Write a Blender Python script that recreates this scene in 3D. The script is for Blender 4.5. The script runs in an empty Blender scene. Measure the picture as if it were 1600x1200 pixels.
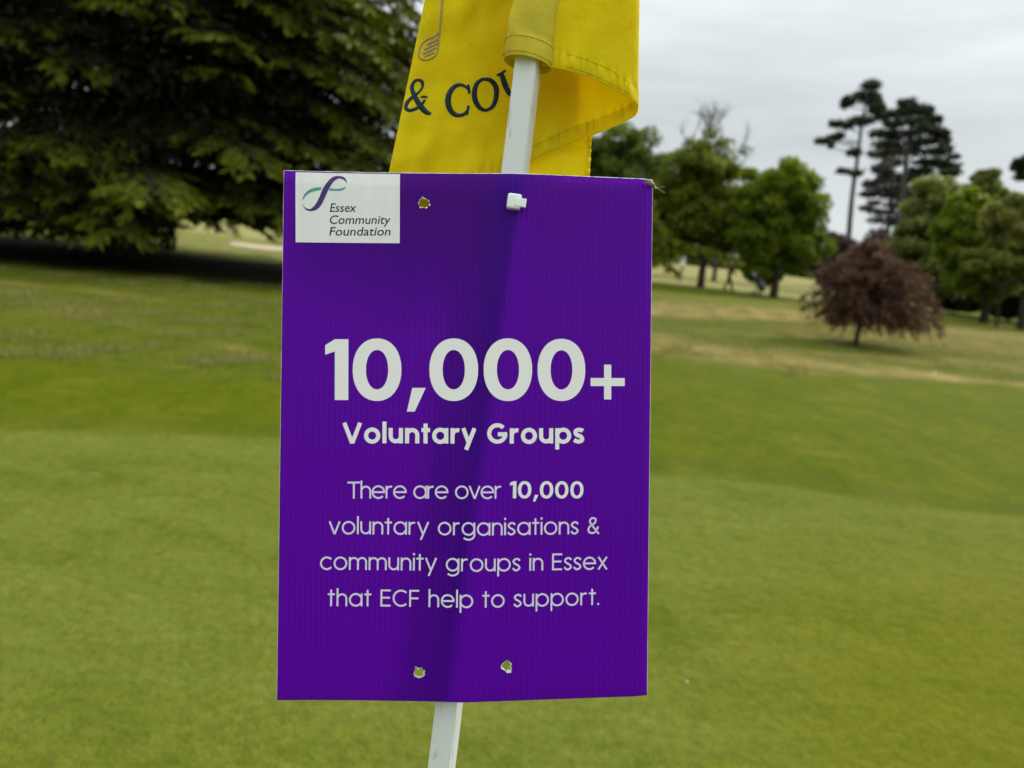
import bpy, bmesh, math, random
import numpy as np
from mathutils import Vector, Matrix
from mathutils.geometry import delaunay_2d_cdt

# ------------------------------------------------------------------ camera
FPX = 1202.0                       # focal length in pixels of a 1600 px wide picture
PITCH, ROLL = math.radians(6.0), math.radians(4.8)
EYE = 1.55
F = np.array([0, math.cos(PITCH), -math.sin(PITCH)])
_r0 = np.array([1.0, 0, 0]); _u0 = np.array([0, math.sin(PITCH), math.cos(PITCH)])
R = math.cos(ROLL) * _r0 + math.sin(ROLL) * _u0
U = math.cos(ROLL) * _u0 - math.sin(ROLL) * _r0

def ray(px, py):
    return F + (px - 800) / FPX * R - (py - 600) / FPX * U

_n = np.cross(ray(1137, 414), ray(800, 377)); _n /= np.linalg.norm(_n)
if _n[2] < 0: _n = -_n
CAM = np.array([0, 0, EYE / _n[2]])

sc = bpy.context.scene
cd = bpy.data.cameras.new("camera"); cam = bpy.data.objects.new("camera", cd)
sc.collection.objects.link(cam); sc.camera = cam
cam.matrix_world = Matrix(((R[0], U[0], -F[0], CAM[0]), (R[1], U[1], -F[1], CAM[1]), (R[2], U[2], -F[2], CAM[2]), (0, 0, 0, 1)))
cd.sensor_width = 36; cd.sensor_fit = 'HORIZONTAL'; cd.lens = 36 * FPX / 1600
cd.clip_start = 0.05; cd.clip_end = 3000
cd.dof.use_dof = True; cd.dof.focus_distance = 0.635; cd.dof.aperture_fstop = 5.6

# ------------------------------------------------------------------ light
SUN_EL, SUN_AZ = math.radians(38), math.radians(54)     # azimuth from +Y clockwise: to the right, beyond the sign
w = bpy.data.worlds.new("World"); sc.world = w; w.use_nodes = True
nt = w.node_tree; nt.nodes.clear()
def N(t, typ, **kw):
    n = t.nodes.new(typ)
    for k, v in kw.items(): setattr(n, k, v)
    return n
sky = N(nt, 'ShaderNodeTexSky', sky_type='NISHITA', sun_disc=False)
sky.sun_elevation = SUN_EL; sky.sun_rotation = SUN_AZ
tc = N(nt, 'ShaderNodeTexCoord')
mp = N(nt, 'ShaderNodeMapping'); mp.inputs['Scale'].default_value = (1.6, 1.6, 9.0); mp.inputs['Rotation'].default_value = (0.0, 0.05, 0.4)
nz = N(nt, 'ShaderNodeTexNoise'); nz.inputs['Scale'].default_value = 1.5; nz.inputs['Detail'].default_value = 5; nz.inputs['Roughness'].default_value = .55
cr = N(nt, 'ShaderNodeValToRGB')
cr.color_ramp.elements[0].position = .34; cr.color_ramp.elements[0].color = (6.8, 7.3, 7.3, 1)
cr.color_ramp.elements[1].position = .64; cr.color_ramp.elements[1].color = (8.9, 9.3, 9.2, 1)
sep = N(nt, 'ShaderNodeSeparateXYZ')
zr = N(nt, 'ShaderNodeMapRange'); zr.inputs['From Min'].default_value = 0.22; zr.inputs['From Max'].default_value = 1.0
zr.inputs['To Min'].default_value = 0.74; zr.inputs['To Max'].default_value = 2.5
vm = N(nt, 'ShaderNodeVectorMath', operation='SCALE')
mx = N(nt, 'ShaderNodeMix', data_type='RGBA'); mx.inputs['Factor'].default_value = .88
bg = N(nt, 'ShaderNodeBackground'); bg.inputs['Strength'].default_value = 0.1
out = N(nt, 'ShaderNodeOutputWorld')
L = nt.links.new
L(tc.outputs['Generated'], mp.inputs['Vector']); L(mp.outputs['Vector'], nz.inputs['Vector']); L(nz.outputs['Fac'], cr.inputs['Fac'])
L(tc.outputs['Generated'], sep.inputs[0]); L(sep.outputs['Z'], zr.inputs['Value'])
L(cr.outputs['Color'], vm.inputs[0]); L(zr.outputs['Result'], vm.inputs['Scale'])
L(sky.outputs['Color'], mx.inputs[6]); L(vm.outputs['Vector'], mx.inputs[7]); L(mx.outputs[2], bg.inputs['Color']); L(bg.outputs[0], out.inputs['Surface'])
sd = bpy.data.lights.new("sun", 'SUN'); sd.energy = 2.7; sd.angle = math.radians(12); sd.color = (1, .95, .87)
so = bpy.data.objects.new("sun", sd); sc.collection.objects.link(so)
sdir = Vector((math.sin(SUN_AZ) * math.cos(SUN_EL), math.cos(SUN_AZ) * math.cos(SUN_EL), math.sin(SUN_EL)))
so.rotation_euler = sdir.to_track_quat('Z', 'Y').to_euler(); so.location = (5, -8, 30)

sc.view_settings.view_transform = 'Standard'; sc.view_settings.look = 'None'
sc.view_settings.exposure = 0.22; sc.view_settings.gamma = 1
sc.cycles.use_denoising = True
sc.cycles.max_bounces = 10; sc.cycles.diffuse_bounces = 6; sc.cycles.transmission_bounces = 8; sc.cycles.transparent_max_bounces = 16

# ------------------------------------------------------------------ helpers
def P(px, py, d):
    return CAM + d * ray(px, py)

def project(p):
    q = np.asarray(p) - CAM
    z = q @ F
    z = np.where(np.abs(z) < 1e-6, 1e-6, z)
    return 800 + FPX * (q @ R) / z, 600 - FPX * (q @ U) / z, z

def ground_z(x, y):
    x = np.asarray(x, float); y = np.asarray(y, float)
    xl = np.where(np.abs(x) > 70, np.sign(x) * (70 + (np.abs(x) - 70) * .2), x)
    yl = np.where(y > 120, 120 + (y - 120) * .1, np.where(y < -20, -20 + (y + 20) * .1, y))
    z = (-_n[0] * xl - _n[1] * yl) / _n[2]
    z = z + 0.05 * np.sin(x * .31 + 1) * np.sin(y * .22 + .4) * np.clip((y - 5) / 10, 0, 1)
    z = z + 0.9 * np.clip((y - 52) / 45, 0, 1) ** 1.6
    return z

def G(px, py):
    """point of the ground seen at a pixel"""
    d = ray(px, py)
    lo, hi = .5, 300.0
    t = np.concatenate([np.linspace(.5, 60, 3000), np.linspace(60, 300, 3000)])
    p = CAM[None] + t[:, None] * d[None]
    s = p[:, 2] - ground_z(p[:, 0], p[:, 1])
    i = np.argmax(s < 0) if (s < 0).any() else len(t) - 1
    return np.array([p[i, 0], p[i, 1], float(ground_z(p[i, 0], p[i, 1]))]), t[i]

def at(px, dist):
    """ground point at a picture column and a depth"""
    py = 420.0
    for _ in range(30):
        p = P(px, py, dist); gz = float(ground_z(p[0], p[1]))
        py += (p[2] - gz) * FPX / dist
    return np.array([p[0], p[1], gz]), py

COL = sc.collection
def link(name, me, mat=None, parent=None, smooth=True):
    o = bpy.data.objects.new(name, me); COL.objects.link(o)
    if mat is not None:
        for m in (mat if isinstance(mat, (list, tuple)) else [mat]): me.materials.append(m)
    if parent is not None: o.parent = parent
    if smooth and len(me.polygons): me.polygons.foreach_set('use_smooth', [True] * len(me.polygons))
    return o

def quad_mesh(name, verts, quads):
    me = bpy.data.meshes.new(name); n = len(quads); k = quads.shape[1]
    me.vertices.add(len(verts)); me.vertices.foreach_set('co', np.asarray(verts, np.float32).ravel())
    me.loops.add(n * k); me.loops.foreach_set('vertex_index', np.asarray(quads, np.int32).ravel())
    me.polygons.add(n); me.polygons.foreach_set('loop_start', np.arange(0, n * k, k, dtype=np.int32))
    me.update(calc_edges=True)
    return me

def py_mesh(name, verts, faces):
    me = bpy.data.meshes.new(name); me.from_pydata([tuple(map(float, v)) for v in verts], [], [tuple(map(int, f)) for f in faces]); me.update()
    return me

def tag(o, label=None, cat=None, group=None, kind=None):
    if label: o['label'] = label
    if cat: o['category'] = cat
    if group: o['group'] = group
    if kind: o['kind'] = kind
    return o

def thing(name, loc, label, cat, group=None):
    o = bpy.data.objects.new(name, None); COL.objects.link(o); o.location = tuple(map(float, loc)); o.empty_display_size = .1
    bpy.context.view_layer.update()
    return tag(o, label, cat, group)

def child(name, verts, faces, mat, parent, smooth=True):
    """mesh given in world coordinates, parented to an unrotated Empty"""
    v = np.asarray(verts, float) - np.array(parent_loc(parent))
    me = quad_mesh(name, v, np.asarray(faces)) if isinstance(faces, np.ndarray) else py_mesh(name, v, faces)
    return link(name, me, mat, parent, smooth)

def parent_loc(o):
    p = np.zeros(3)
    while o is not None:
        p = p + np.array(o.location); o = o.parent
    return p

def smoothstep(a, b, x):
    t = np.clip((np.asarray(x, float) - a) / (b - a), 0, 1); return t * t * (3 - 2 * t)

def catmull(pts, n=8, closed=False):
    p = np.asarray(pts, float); m = len(p); o = []
    for i in range(m if closed else m - 1):
        g = (lambda k: p[k % m]) if closed else (lambda k: p[min(max(k, 0), m - 1)])
        a, b, c, d = g(i - 1), g(i), g(i + 1), g(i + 2)
        for k in range(n):
            t = k / n
            o.append(.5 * ((2 * b) + (c - a) * t + (2 * a - 5 * b + 4 * c - d) * t * t + (3 * b - a - 3 * c + d) * t ** 3))
    if not closed: o.append(p[-1])
    return np.array(o)

class MB:
    def __init__(s): s.v = []; s.f = []; s.n = 0
    def add(s, v, f):
        v = np.asarray(v, float); s.v.append(v); s.f += [tuple(int(i) + s.n for i in q) for q in f]; s.n += len(v)
    def tube(s, pts, rad, seg=6, cap=True):
        pts = np.asarray(pts, float); m = len(pts); rad = np.broadcast_to(np.asarray(rad, float), (m,))
        tan = np.gradient(pts, axis=0); tan /= np.linalg.norm(tan, axis=1)[:, None] + 1e-12
        ref = np.array([0, 0, 1.0]) if abs(tan[0][2]) < .9 else np.array([1.0, 0, 0])
        a = np.cross(tan, ref); a /= np.linalg.norm(a, axis=1)[:, None] + 1e-12; b = np.cross(tan, a)
        th = np.arange(seg) * 2 * math.pi / seg
        v = pts[:, None] + rad[:, None, None] * (np.cos(th)[None, :, None] * a[:, None] + np.sin(th)[None, :, None] * b[:, None])
        f = [(i * seg + j, i * seg + (j + 1) % seg, (i + 1) * seg + (j + 1) % seg, (i + 1) * seg + j) for i in range(m - 1) for j in range(seg)]
        if cap: f += [tuple(range(seg))[::-1], tuple((m - 1) * seg + j for j in range(seg))]
        s.add(v.reshape(-1, 3), f)
    def ellipsoid(s, c, ax, nu=14, nv=9):
        """ax: 3x3 rows = semi axes"""
        ax = np.asarray(ax, float); c = np.asarray(c, float); v = []
        for i in range(nv + 1):
            ph = math.pi * i / nv
            for j in range(nu):
                th = 2 * math.pi * j / nu
                v.append(c + math.sin(ph) * math.cos(th) * ax[0] + math.sin(ph) * math.sin(th) * ax[1] + math.cos(ph) * ax[2])
        f = [(i * nu + j, i * nu + (j + 1) % nu, (i + 1) * nu + (j + 1) % nu, (i + 1) * nu + j) for i in range(nv) for j in range(nu)]
        s.add(v, f)
    def build(s, name, mat, parent, smooth=True):
        return child(name, np.concatenate(s.v), s.f, mat, parent, smooth)

# ------------------------------------------------------------------ materials
def material(name, col=(.5, .5, .5), rough=.6, spec=.5, metal=0):
    m = bpy.data.materials.new(name); m.use_nodes = True
    b = m.node_tree.nodes['Principled BSDF']
    b.inputs['Base Color'].default_value = (*col, 1); b.inputs['Roughness'].default_value = rough
    b.inputs['Specular IOR Level'].default_value = spec; b.inputs['Metallic'].default_value = metal
    return m, m.node_tree, b

def noise_col(name, c1, c2, scale, rough=.7, spec=.3, detail=5, lo=.35, hi=.65, bump=0, stretch=(1, 1, 1), coord='Object'):
    m, t, b = material(name, c1, rough, spec)
    tc = N(t, 'ShaderNodeTexCoord'); mp = N(t, 'ShaderNodeMapping'); mp.inputs['Scale'].default_value = stretch
    nz = N(t, 'ShaderNodeTexNoise'); nz.inputs['Scale'].default_value = scale; nz.inputs['Detail'].default_value = detail
    cr = N(t, 'ShaderNodeValToRGB'); cr.color_ramp.elements[0].position = lo; cr.color_ramp.elements[1].position = hi
    cr.color_ramp.elements[0].color = (*c1, 1); cr.color_ramp.elements[1].color = (*c2, 1)
    t.links.new(tc.outputs[coord], mp.inputs[0]); t.links.new(mp.outputs[0], nz.inputs['Vector']); t.links.new(nz.outputs['Fac'], cr.inputs[0]); t.links.new(cr.outputs[0], b.inputs['Base Color'])
    if bump:
        bp = N(t, 'ShaderNodeBump'); bp.inputs['Strength'].default_value = bump; bp.inputs['Distance'].default_value = .01
        t.links.new(nz.outputs['Fac'], bp.inputs['Height']); t.links.new(bp.outputs[0], b.inputs['Normal'])
    return m

def leaf_mat(name, dark, light, trans=.3, rough=.55):
    m, t, b = material(name, dark, rough, .25)
    at_ = N(t, 'ShaderNodeAttribute', attribute_name='tint')
    cr = N(t, 'ShaderNodeValToRGB'); cr.color_ramp.elements[0].color = (*dark, 1); cr.color_ramp.elements[1].color = (*light, 1)
    tr = N(t, 'ShaderNodeBsdfTranslucent'); ms = N(t, 'ShaderNodeMixShader'); ms.inputs[0].default_value = trans
    o = t.nodes['Material Output']
    t.links.new(at_.outputs['Fac'], cr.inputs[0]); t.links.new(cr.outputs[0], b.inputs['Base Color']); t.links.new(cr.outputs[0], tr.inputs['Color'])
    t.links.new(b.outputs[0], ms.inputs[1]); t.links.new(tr.outputs[0], ms.inputs[2]); t.links.new(ms.outputs[0], o.inputs['Surface'])
    return m

M = {}
M['bark'] = noise_col('bark', (.020, .016, .012), (.060, .048, .036), 6, .9, .1, bump=.8, stretch=(1, 1, .25))
M['bark_grey'] = noise_col('grey_bark', (.035, .035, .032), (.09, .085, .08), 5, .9, .1, bump=.8, stretch=(1, 1, .25))
M['white_plastic'] = noise_col('white_plastic', (.62, .63, .62), (.74, .75, .74), 30, .35, .5)
M['tie'] = material('nylon', (.80, .82, .86), .3, .5)[0]
M['ink_white'] = material('white_ink', (.83, .81, .84), .45, .4)[0]
M['ink_lilac'] = material('pale_ink', (.74, .66, .84), .45, .4)[0]
M['ink_black'] = material('black_ink', (.012, .012, .016), .4, .4)[0]
M['ink_violet'] = material('violet_ink', (.045, .012, .16), .4, .4)[0]
M['ink_teal'] = material('teal_ink', (.07, .30, .29), .4, .4)[0]

# ------------------------------------------------------------------ ground
def build_ground():
    az = np.concatenate([np.radians(np.linspace(-180, -50, 40)[:-1]), np.radians(np.linspace(-50, 50, 520)), np.radians(np.linspace(50, 180, 40)[1:-1])])
    ds = np.concatenate([[0.02], np.geomspace(.4, 140, 560), np.geomspace(150, 2200, 40)])
    na, nd = len(az), len(ds)
    A, D = np.meshgrid(az, ds)
    X = D * np.sin(A); Y = D * np.cos(A); Z = ground_z(X, Y)
    v = np.stack([X, Y, Z], -1).reshape(-1, 3)
    i, j = np.meshgrid(np.arange(nd - 1), np.arange(na), indexing='ij')
    q = np.stack([i * na + j, i * na + (j + 1) % na, (i + 1) * na + (j + 1) % na, (i + 1) * na + j], -1).reshape(-1, 4)[:, ::-1]
    me = quad_mesh('ground', v, q)
    px, py, z = project(v); ok = z > .3
    px = np.where(ok, px, 800); py = np.where(ok, py, 1400)
    def lines(px, xs, ys): return np.interp(px, xs, ys)
    def band(xs, ys, hs, soft=.5):
        c = lines(px, xs, ys); h = lines(px, xs, hs)
        fade = smoothstep(xs[0] - 45, xs[0] + 10, px) * (1 - smoothstep(xs[-1] - 10, xs[-1] + 45, px))
        return np.clip(1 - (np.abs(py - c) / np.maximum(h, .5)) ** 2, 0, 1) ** soft * ok * fade
    # putting green with its edge
    e = lines(px, [-600, 0, 200, 440, 700, 1015, 1100, 1200, 1300, 1400, 1500, 1600, 2200], [668, 672, 675, 685, 706, 738, 742, 756, 772, 788, 800, 810, 850])
    green = smoothstep(-5, 5, py - e)
    collar = np.clip(1 - np.abs(py - (e - 16)) / 16, 0, 1)
    g2 = lines(px, [0, 200, 440, 700, 1015, 1100, 1250, 1400, 1600, 2200], [560, 575, 600, 590, 565, 575, 588, 590, 598, 640])
    fairway = smoothstep(-22, 20, py - g2 + 10 * np.sin(px * .021) + 6 * np.sin(px * .057 + 1)) * (1 - green)
    # straw coloured dry bands
    S = np.zeros(len(v))
    for xs, ys, hs, k in (([1020, 1130, 1260, 1330], [482, 488, 494, 500], [17, 14, 10, 4], 1.0), ([1020, 1150, 1300], [514, 520, 528], [7, 9, 7], .4),
                          ([1020, 1100, 1260, 1420, 1600], [537, 548, 570, 583, 602], [23, 20, 18, 12, 5], .8),
                          ([1200, 1400, 1600, 1900], [545, 560, 574, 600], [6, 9, 10, 10], .6),
                          ([1380, 1500, 1600, 1800], [515, 526, 540, 560], [16, 26, 30, 30], .55),
                          ([1000, 1150, 1300], [468, 474, 482], [12, 14, 14], .45),
                          ([30, 150, 280, 440], [478, 492, 522, 560], [9, 13, 13, 5], .42),
                          ([0, 200, 440], [488, 520, 545], [6, 14, 14], .15),
                          ([-100, 0, 130, 260], [445, 441, 452, 470], [6, 6, 6, 4], .5),
                          ([500, 700, 1020], [575, 555, 540], [20, 22, 17], .5)):
        S = np.maximum(S, k * band(xs, ys, hs))
    far = smoothstep(30, 34, z) * ok
    # the far fairway and the worn ground before it
    hz = lines(px, [800, 1300], [384, 442]); dist = z
    pale = smoothstep(46, 50, dist) * ok * (1 - smoothstep(1300, 1400, px))
    left_pale = smoothstep(25, 30, dist) * (px < 700) * ok
    pale = np.maximum(pale, left_pale * .45)
    brown = np.maximum(band([1230, 1300, 1500, 1700], [512, 518, 530, 550], [8, 16, 22, 20]) * .8, 0)
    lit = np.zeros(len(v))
    for x0, y0, r in LITTER_SHADE:
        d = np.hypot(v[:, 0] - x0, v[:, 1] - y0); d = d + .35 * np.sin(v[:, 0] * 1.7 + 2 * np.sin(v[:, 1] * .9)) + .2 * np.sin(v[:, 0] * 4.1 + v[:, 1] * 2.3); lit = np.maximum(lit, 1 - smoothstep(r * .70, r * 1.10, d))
    olive = smoothstep(850, 1500, px) * smoothstep(720, 1000, py) * ok + .3 * smoothstep(950, 1200, py) * (1 - smoothstep(300, 1000, px)) * ok
    for nm, arr in (('green', green), ('olive', np.clip(olive, 0, 1)), ('fairway', fairway), ('straw', S), ('pale', pale), ('collar', collar), ('litter_shade', lit), ('brown', brown)):
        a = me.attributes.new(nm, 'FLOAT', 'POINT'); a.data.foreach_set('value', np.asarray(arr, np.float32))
    m, t, b = material('turf', (.1, .14, .02), .9, .05)
    Lk = t.links.new
    tc = N(t, 'ShaderNodeTexCoord')
    def noise(scale, detail=4, stretch=(1, 1, 1), rot=0, rough=.55, dist=0):
        mp = N(t, 'ShaderNodeMapping'); mp.inputs['Scale'].default_value = stretch; mp.inputs['Rotation'].default_value = (0, 0, rot)
        n = N(t, 'ShaderNodeTexNoise'); n.inputs['Scale'].default_value = scale; n.inputs['Detail'].default_value = detail; n.inputs['Roughness'].default_value = rough; n.inputs['Distortion'].default_value = dist
        Lk(tc.outputs['Object'], mp.inputs[0]); Lk(mp.outputs[0], n.inputs['Vector']); return n.outputs['Fac']
    def ramp(f, lo, hi, c1, c2):
        r = N(t, 'ShaderNodeValToRGB'); r.color_ramp.elements[0].position = lo; r.color_ramp.elements[1].position = hi
        r.color_ramp.elements[0].color = (*c1, 1); r.color_ramp.elements[1].color = (*c2, 1); Lk(f, r.inputs[0]); return r.outputs[0]
    def mix(f, a, c):
        x = N(t, 'ShaderNodeMix', data_type='RGBA'); x.clamp_factor = True
        Lk(f, x.inputs[0]); Lk(a, x.inputs[6]); Lk(c, x.inputs[7]); return x.outputs[2]
    def attr(nm): return N_attr(t, nm)
    def math_(op, a, c, clamp=False):
        x = N(t, 'ShaderNodeMath', operation=op); x.use_clamp = clamp
        for k, q in enumerate((a, c)):
            if isinstance(q, (int, float)): x.inputs[k].default_value = q
            else: Lk(q, x.inputs[k])
        return x.outputs[0]
    fine = noise(55, 3, rough=.7); mid = noise(7, 5, dist=.4); big = noise(.9, 5, (1, .6, 1), .3, dist=.6); pat = noise(2.2, 5, (1, .45, 1), .12, .6, .5)
    strk = noise(1.7, 6, (.7, 1.5, 1), .15, .7, .5)
    rough_c = mix(ramp(strk, .38, .62, (0, 0, 0), (1, 1, 1)), ramp(pat, .32, .68, (.060, .098, .005), (.125, .145, .014)), ramp(mid, .32, .68, (.088, .115, .008), (.155, .155, .025)))
    fair_c = mix(ramp(strk, .40, .60, (0, 0, 0), (1, 1, 1)), ramp(pat, .35, .65, (.080, .112, .004), (.148, .160, .013)), ramp(mid, .35, .65, (.130, .138, .010), (.080, .116, .004)))
    grn_c = mix(ramp(mid, .36, .66, (0, 0, 0), (1, 1, 1)), ramp(strk, .34, .66, (.092, .124, .011), (.180, .205, .042)), ramp(noise(26, 5, rough=.72), .34, .66, (.108, .146, .015), (.192, .192, .040)))
    straw_c = ramp(pat, .3, .7, (.18, .145, .040), (.38, .295, .11))
    pale_c = ramp(pat, .3, .7, (.205, .205, .065), (.40, .36, .15))
    brown_c = ramp(mid, .3, .7, (.17, .105, .04), (.28, .19, .075))
    litter_shade_c = ramp(fine, .3, .7, (.010, .010, .004), (.045, .042, .012))  # litter tone darkened to paint the shade under the tree
    col_c = ramp(pat, .3, .7, (.068, .098, .006), (.115, .135, .016))
    c = mix(attr('fairway'), rough_c, fair_c)
    brk = math_('MULTIPLY', math_('SUBTRACT', pat, .34), 3.4, True)
    sfac = math_('MULTIPLY', math_('ADD', math_('MULTIPLY', attr('straw'), 1.0), math_('MULTIPLY', math_('SUBTRACT', noise(1.1, 5, (.8, 1.3, 1), .1, .68), .52), 2.8)), math_('MULTIPLY', attr('straw'), 1.3), True)
    c = mix(attr('pale'), c, pale_c)
    c = mix(math_('MULTIPLY', attr('brown'), brk, True), c, brown_c)
    c = mix(sfac, c, straw_c)
    c = mix(math_('MULTIPLY', attr('collar'), .8), c, col_c)
    oli_c = mix(ramp(strk, .34, .66, (0, 0, 0), (1, 1, 1)), ramp(mid, .3, .7, (.100, .125, .006), (.135, .150, .010)), ramp(noise(26, 5, rough=.72), .34, .66, (.130, .150, .008), (.190, .175, .018)))
    grn_c = mix(math_('MULTIPLY', attr('olive'), .85), grn_c, oli_c)
    c = mix(attr('green'), c, grn_c)
    c = mix(attr('litter_shade'), c, litter_shade_c)
    # fine blade speckle everywhere
    hsv = N(t, 'ShaderNodeHueSaturation'); hsv.inputs['Saturation'].default_value = 1.04; Lk(c, hsv.inputs['Color'])
    vv = math_('ADD', math_('ADD', math_('MULTIPLY', noise(210, 3, (1, 1, 1), 0, .7), 1.2), math_('MULTIPLY', noise(24, 5, (1, 1, 1), 0, .75), .9)), -.27); Lk(vv, hsv.inputs['Value'])
    Lk(hsv.outputs[0], b.inputs['Base Color'])
    bp = N(t, 'ShaderNodeBump'); bp.inputs['Strength'].default_value = .7; bp.inputs['Distance'].default_value = .03
    Lk(math_('ADD', fine, math_('MULTIPLY', mid, 1.5)), bp.inputs['Height']); Lk(bp.outputs[0], b.inputs['Normal'])
    o = link('ground', me, m); tag(o, kind='structure')
    return o

def N_attr(t, nm):
    n = N(t, 'ShaderNodeAttribute', attribute_name=nm); return n.outputs['Fac']

def build_rough():
    rg = np.random.RandomState(12); n = 330000
    az = np.radians(rg.uniform(-43, 43, n)); d = 6.0 + 26 * rg.rand(n) ** 1.25; x, y = d * np.sin(az), d * np.cos(az)
    g = np.zeros(n)
    for k in range(16):
        a = rg.uniform(0, 6.28); f_ = rg.uniform(1.2, 7); g += np.sin((x * math.cos(a) + y * math.sin(a)) * f_ + rg.uniform(0, 6.28))
    g /= 2.8
    v = np.column_stack([x, y, ground_z(x, y)]); px, py, z = project(v)
    lim = np.interp(px, [0, 200, 440, 700, 1015, 1100, 1250, 1400, 1600, 2200], [560, 575, 600, 590, 565, 575, 588, 590, 598, 640]) - 8 + 10 * np.sin(px * .021) + 6 * np.sin(px * .057 + 1)
    dc = np.hypot(x - CEDAR[0], y - CEDAR[1])
    keep = (py < lim) & (rg.rand(n) < .35 + .5 * g) & (dc > 6.2); v = v[keep]; g = g[keep]; m = len(v)
    h = rg.uniform(.015, .045, m) * (1 + .35 * np.clip(g, -1, 1)); lean = rg.normal(0, .45, (m, 2)); up = np.column_stack([lean, np.ones(m)]); up /= np.linalg.norm(up, axis=1)[:, None]
    th = rg.uniform(0, math.pi, m); side = np.column_stack([np.cos(th), np.sin(th), np.zeros(m)])
    V, Q = leaf_quads(v + up * h[:, None] * .9, up * h[:, None], side * rg.uniform(.003, .006, m)[:, None])
    me = quad_mesh('rough_grass', V, Q); a = me.attributes.new('tint', 'FLOAT', 'POINT'); a.data.foreach_set('value', np.repeat(np.clip(.40 + .22 * g + rg.normal(0, .22, m), 0, 1), 4).astype(np.float32))
    tag(link('rough_grass', me, leaf_mat('rough_blades', (.085, .125, .008), (.30, .26, .09), .35), None, False), 'longer uneven grass of the rough between the green and the trees', 'grass', kind='stuff')

CEDAR, CEDAR_PY = at(185, 20.5)
LITTER_SHADE = [(CEDAR[0] - .5, CEDAR[1] - .2, 5.6), (CEDAR[0] + 3.6, CEDAR[1] - 1.2, 3.4), (CEDAR[0] - 5, CEDAR[1] - .5, 5.0)]  # needle litter patches, with the cedar's ground shade put into their colour
build_ground()

# ------------------------------------------------------------------ sign
SIGN_C = [(445, 268), (1020, 280), (1010, 1085), (432, 1095)]
def homography(src, dst):
    A = []
    for (x, y), (u, v) in zip(src, dst):
        A.append([x, y, 1, 0, 0, 0, -u * x, -u * y, -u]); A.append([0, 0, 0, x, y, 1, -v * x, -v * y, -v])
    return np.linalg.svd(np.array(A))[2][-1].reshape(3, 3)
SW = .297
K = np.array([[FPX, 0, 800], [0, FPX, 600], [0, 0, 1]])
SH = .42
for _ in range(3):
    H = homography([(0, 0), (SW, 0), (SW, SH), (0, SH)], SIGN_C)
    B = np.linalg.inv(K) @ H; B /= np.linalg.norm(B[:, 0])
    SH *= np.linalg.norm(B[:, 1])
if B[2, 2] < 0: B = -B
Hi = np.linalg.inv(H)
def mm(px, py):
    q = Hi @ np.array([px, py, 1.0]); return q[:2] / q[2]
e1 = B[:, 0] / np.linalg.norm(B[:, 0]); e2 = B[:, 1] - e1 * (e1 @ B[:, 1]); e2 /= np.linalg.norm(e2)
def c2w(v): return v[0] * R - v[1] * U + v[2] * F
SX, SY = c2w(e1), c2w(e2); SN = np.cross(SY, SX); SO = CAM + c2w(B[:, 2])
if SN @ F > 0: SN = -SN
cr0, cr1 = mm(812, 268), mm(724, 1090)
SW0 = SW
_cd = (cr1 - cr0) / np.linalg.norm(cr1 - cr0); _cn = np.array([-_cd[1], _cd[0]])
if _cn[0] < 0: _cn = -_cn
def bend(x, y):
    s = (np.asarray(x) - cr0[0]) * _cn[0] + (np.asarray(y) - cr0[1]) * _cn[1]
    w_ = .004
    rt = np.where(s > 0, np.sqrt(s * s + w_ * w_) - w_, 0); lf = np.where(s < 0, np.sqrt(s * s + w_ * w_) - w_, 0)
    z = -.065 * rt - .105 * lf + .33 * lf ** 2
    e = np.clip(np.asarray(x) - (SW0 - .008), 0, 1); z = z - .22 * e
    t_ = np.clip(.010 - np.asarray(y), 0, 1); z = z - .10 * t_
    return z
def SP(x, y, h=0.0):
    """sign plane (metres right, metres down) lifted h off the bent face -> world"""
    x = np.asarray(x, float); y = np.asarray(y, float)
    return SO + x[..., None] * SX + y[..., None] * SY + (bend(x, y) + h)[..., None] * SN

def _solve_pose():
    """pose and size of the bent sheet from where its four corners stand"""
    global SO, SX, SY, SN, SW, SH
    def resid(p):
        om, tr, W_, H_ = p[:3], p[3:6], p[6], p[7]
        Rm = np.array(Matrix.Rotation(np.linalg.norm(om) + 1e-12, 3, Vector(om) if np.linalg.norm(om) > 0 else Vector((0, 0, 1))))
        c = [(0, 0), (W_, 0), (W_, H_), (0, H_)]; o = []
        for (x, y), t_ in zip(c, SIGN_C):
            w_ = SO + tr + Rm @ (x * SX + y * SY + float(bend(x, y)) * SN); q = project(w_); o += [q[0] - t_[0], q[1] - t_[1]]
        return np.array(o), Rm
    p = np.array([0, 0, 0, 0, 0, 0, SW, SH])
    for _ in range(12):
        r0, _m = resid(p); Jm = np.zeros((8, 8))
        for k in range(8):
            d = np.zeros(8); d[k] = 1e-5; Jm[:, k] = (resid(p + d)[0] - r0) / 1e-5
        # the overall distance is not fixed by the corners: the width stays that of a large poster sheet
        Jm = np.vstack([Jm, np.eye(8)[6] * 1e5]); r0 = np.append(r0, (p[6] - SW0) * 1e5)
        p = p - np.linalg.lstsq(Jm, r0, rcond=None)[0]
    r0, Rm = resid(p); SO = SO + p[3:6]; SX, SY, SN = Rm @ SX, Rm @ SY, Rm @ SN; SW, SH = p[6], p[7]
    print('sign fit', np.abs(r0).max(), SW, SH)
_solve_pose()
_mm0 = mm
def mm(px, py):
    v = np.array(_mm0(px, py), float)
    pr = lambda a: np.array([float(q) for q in project(SP(np.array(a[0]), np.array(a[1]), 0.0))[:2]])
    for _ in range(5):
        f0 = pr(v); Jm = np.column_stack([(pr(v + [1e-5, 0]) - f0) / 1e-5, (pr(v + [0, 1e-5]) - f0) / 1e-5]); v = v - np.linalg.solve(Jm, f0 - [px, py])
    return v
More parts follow.
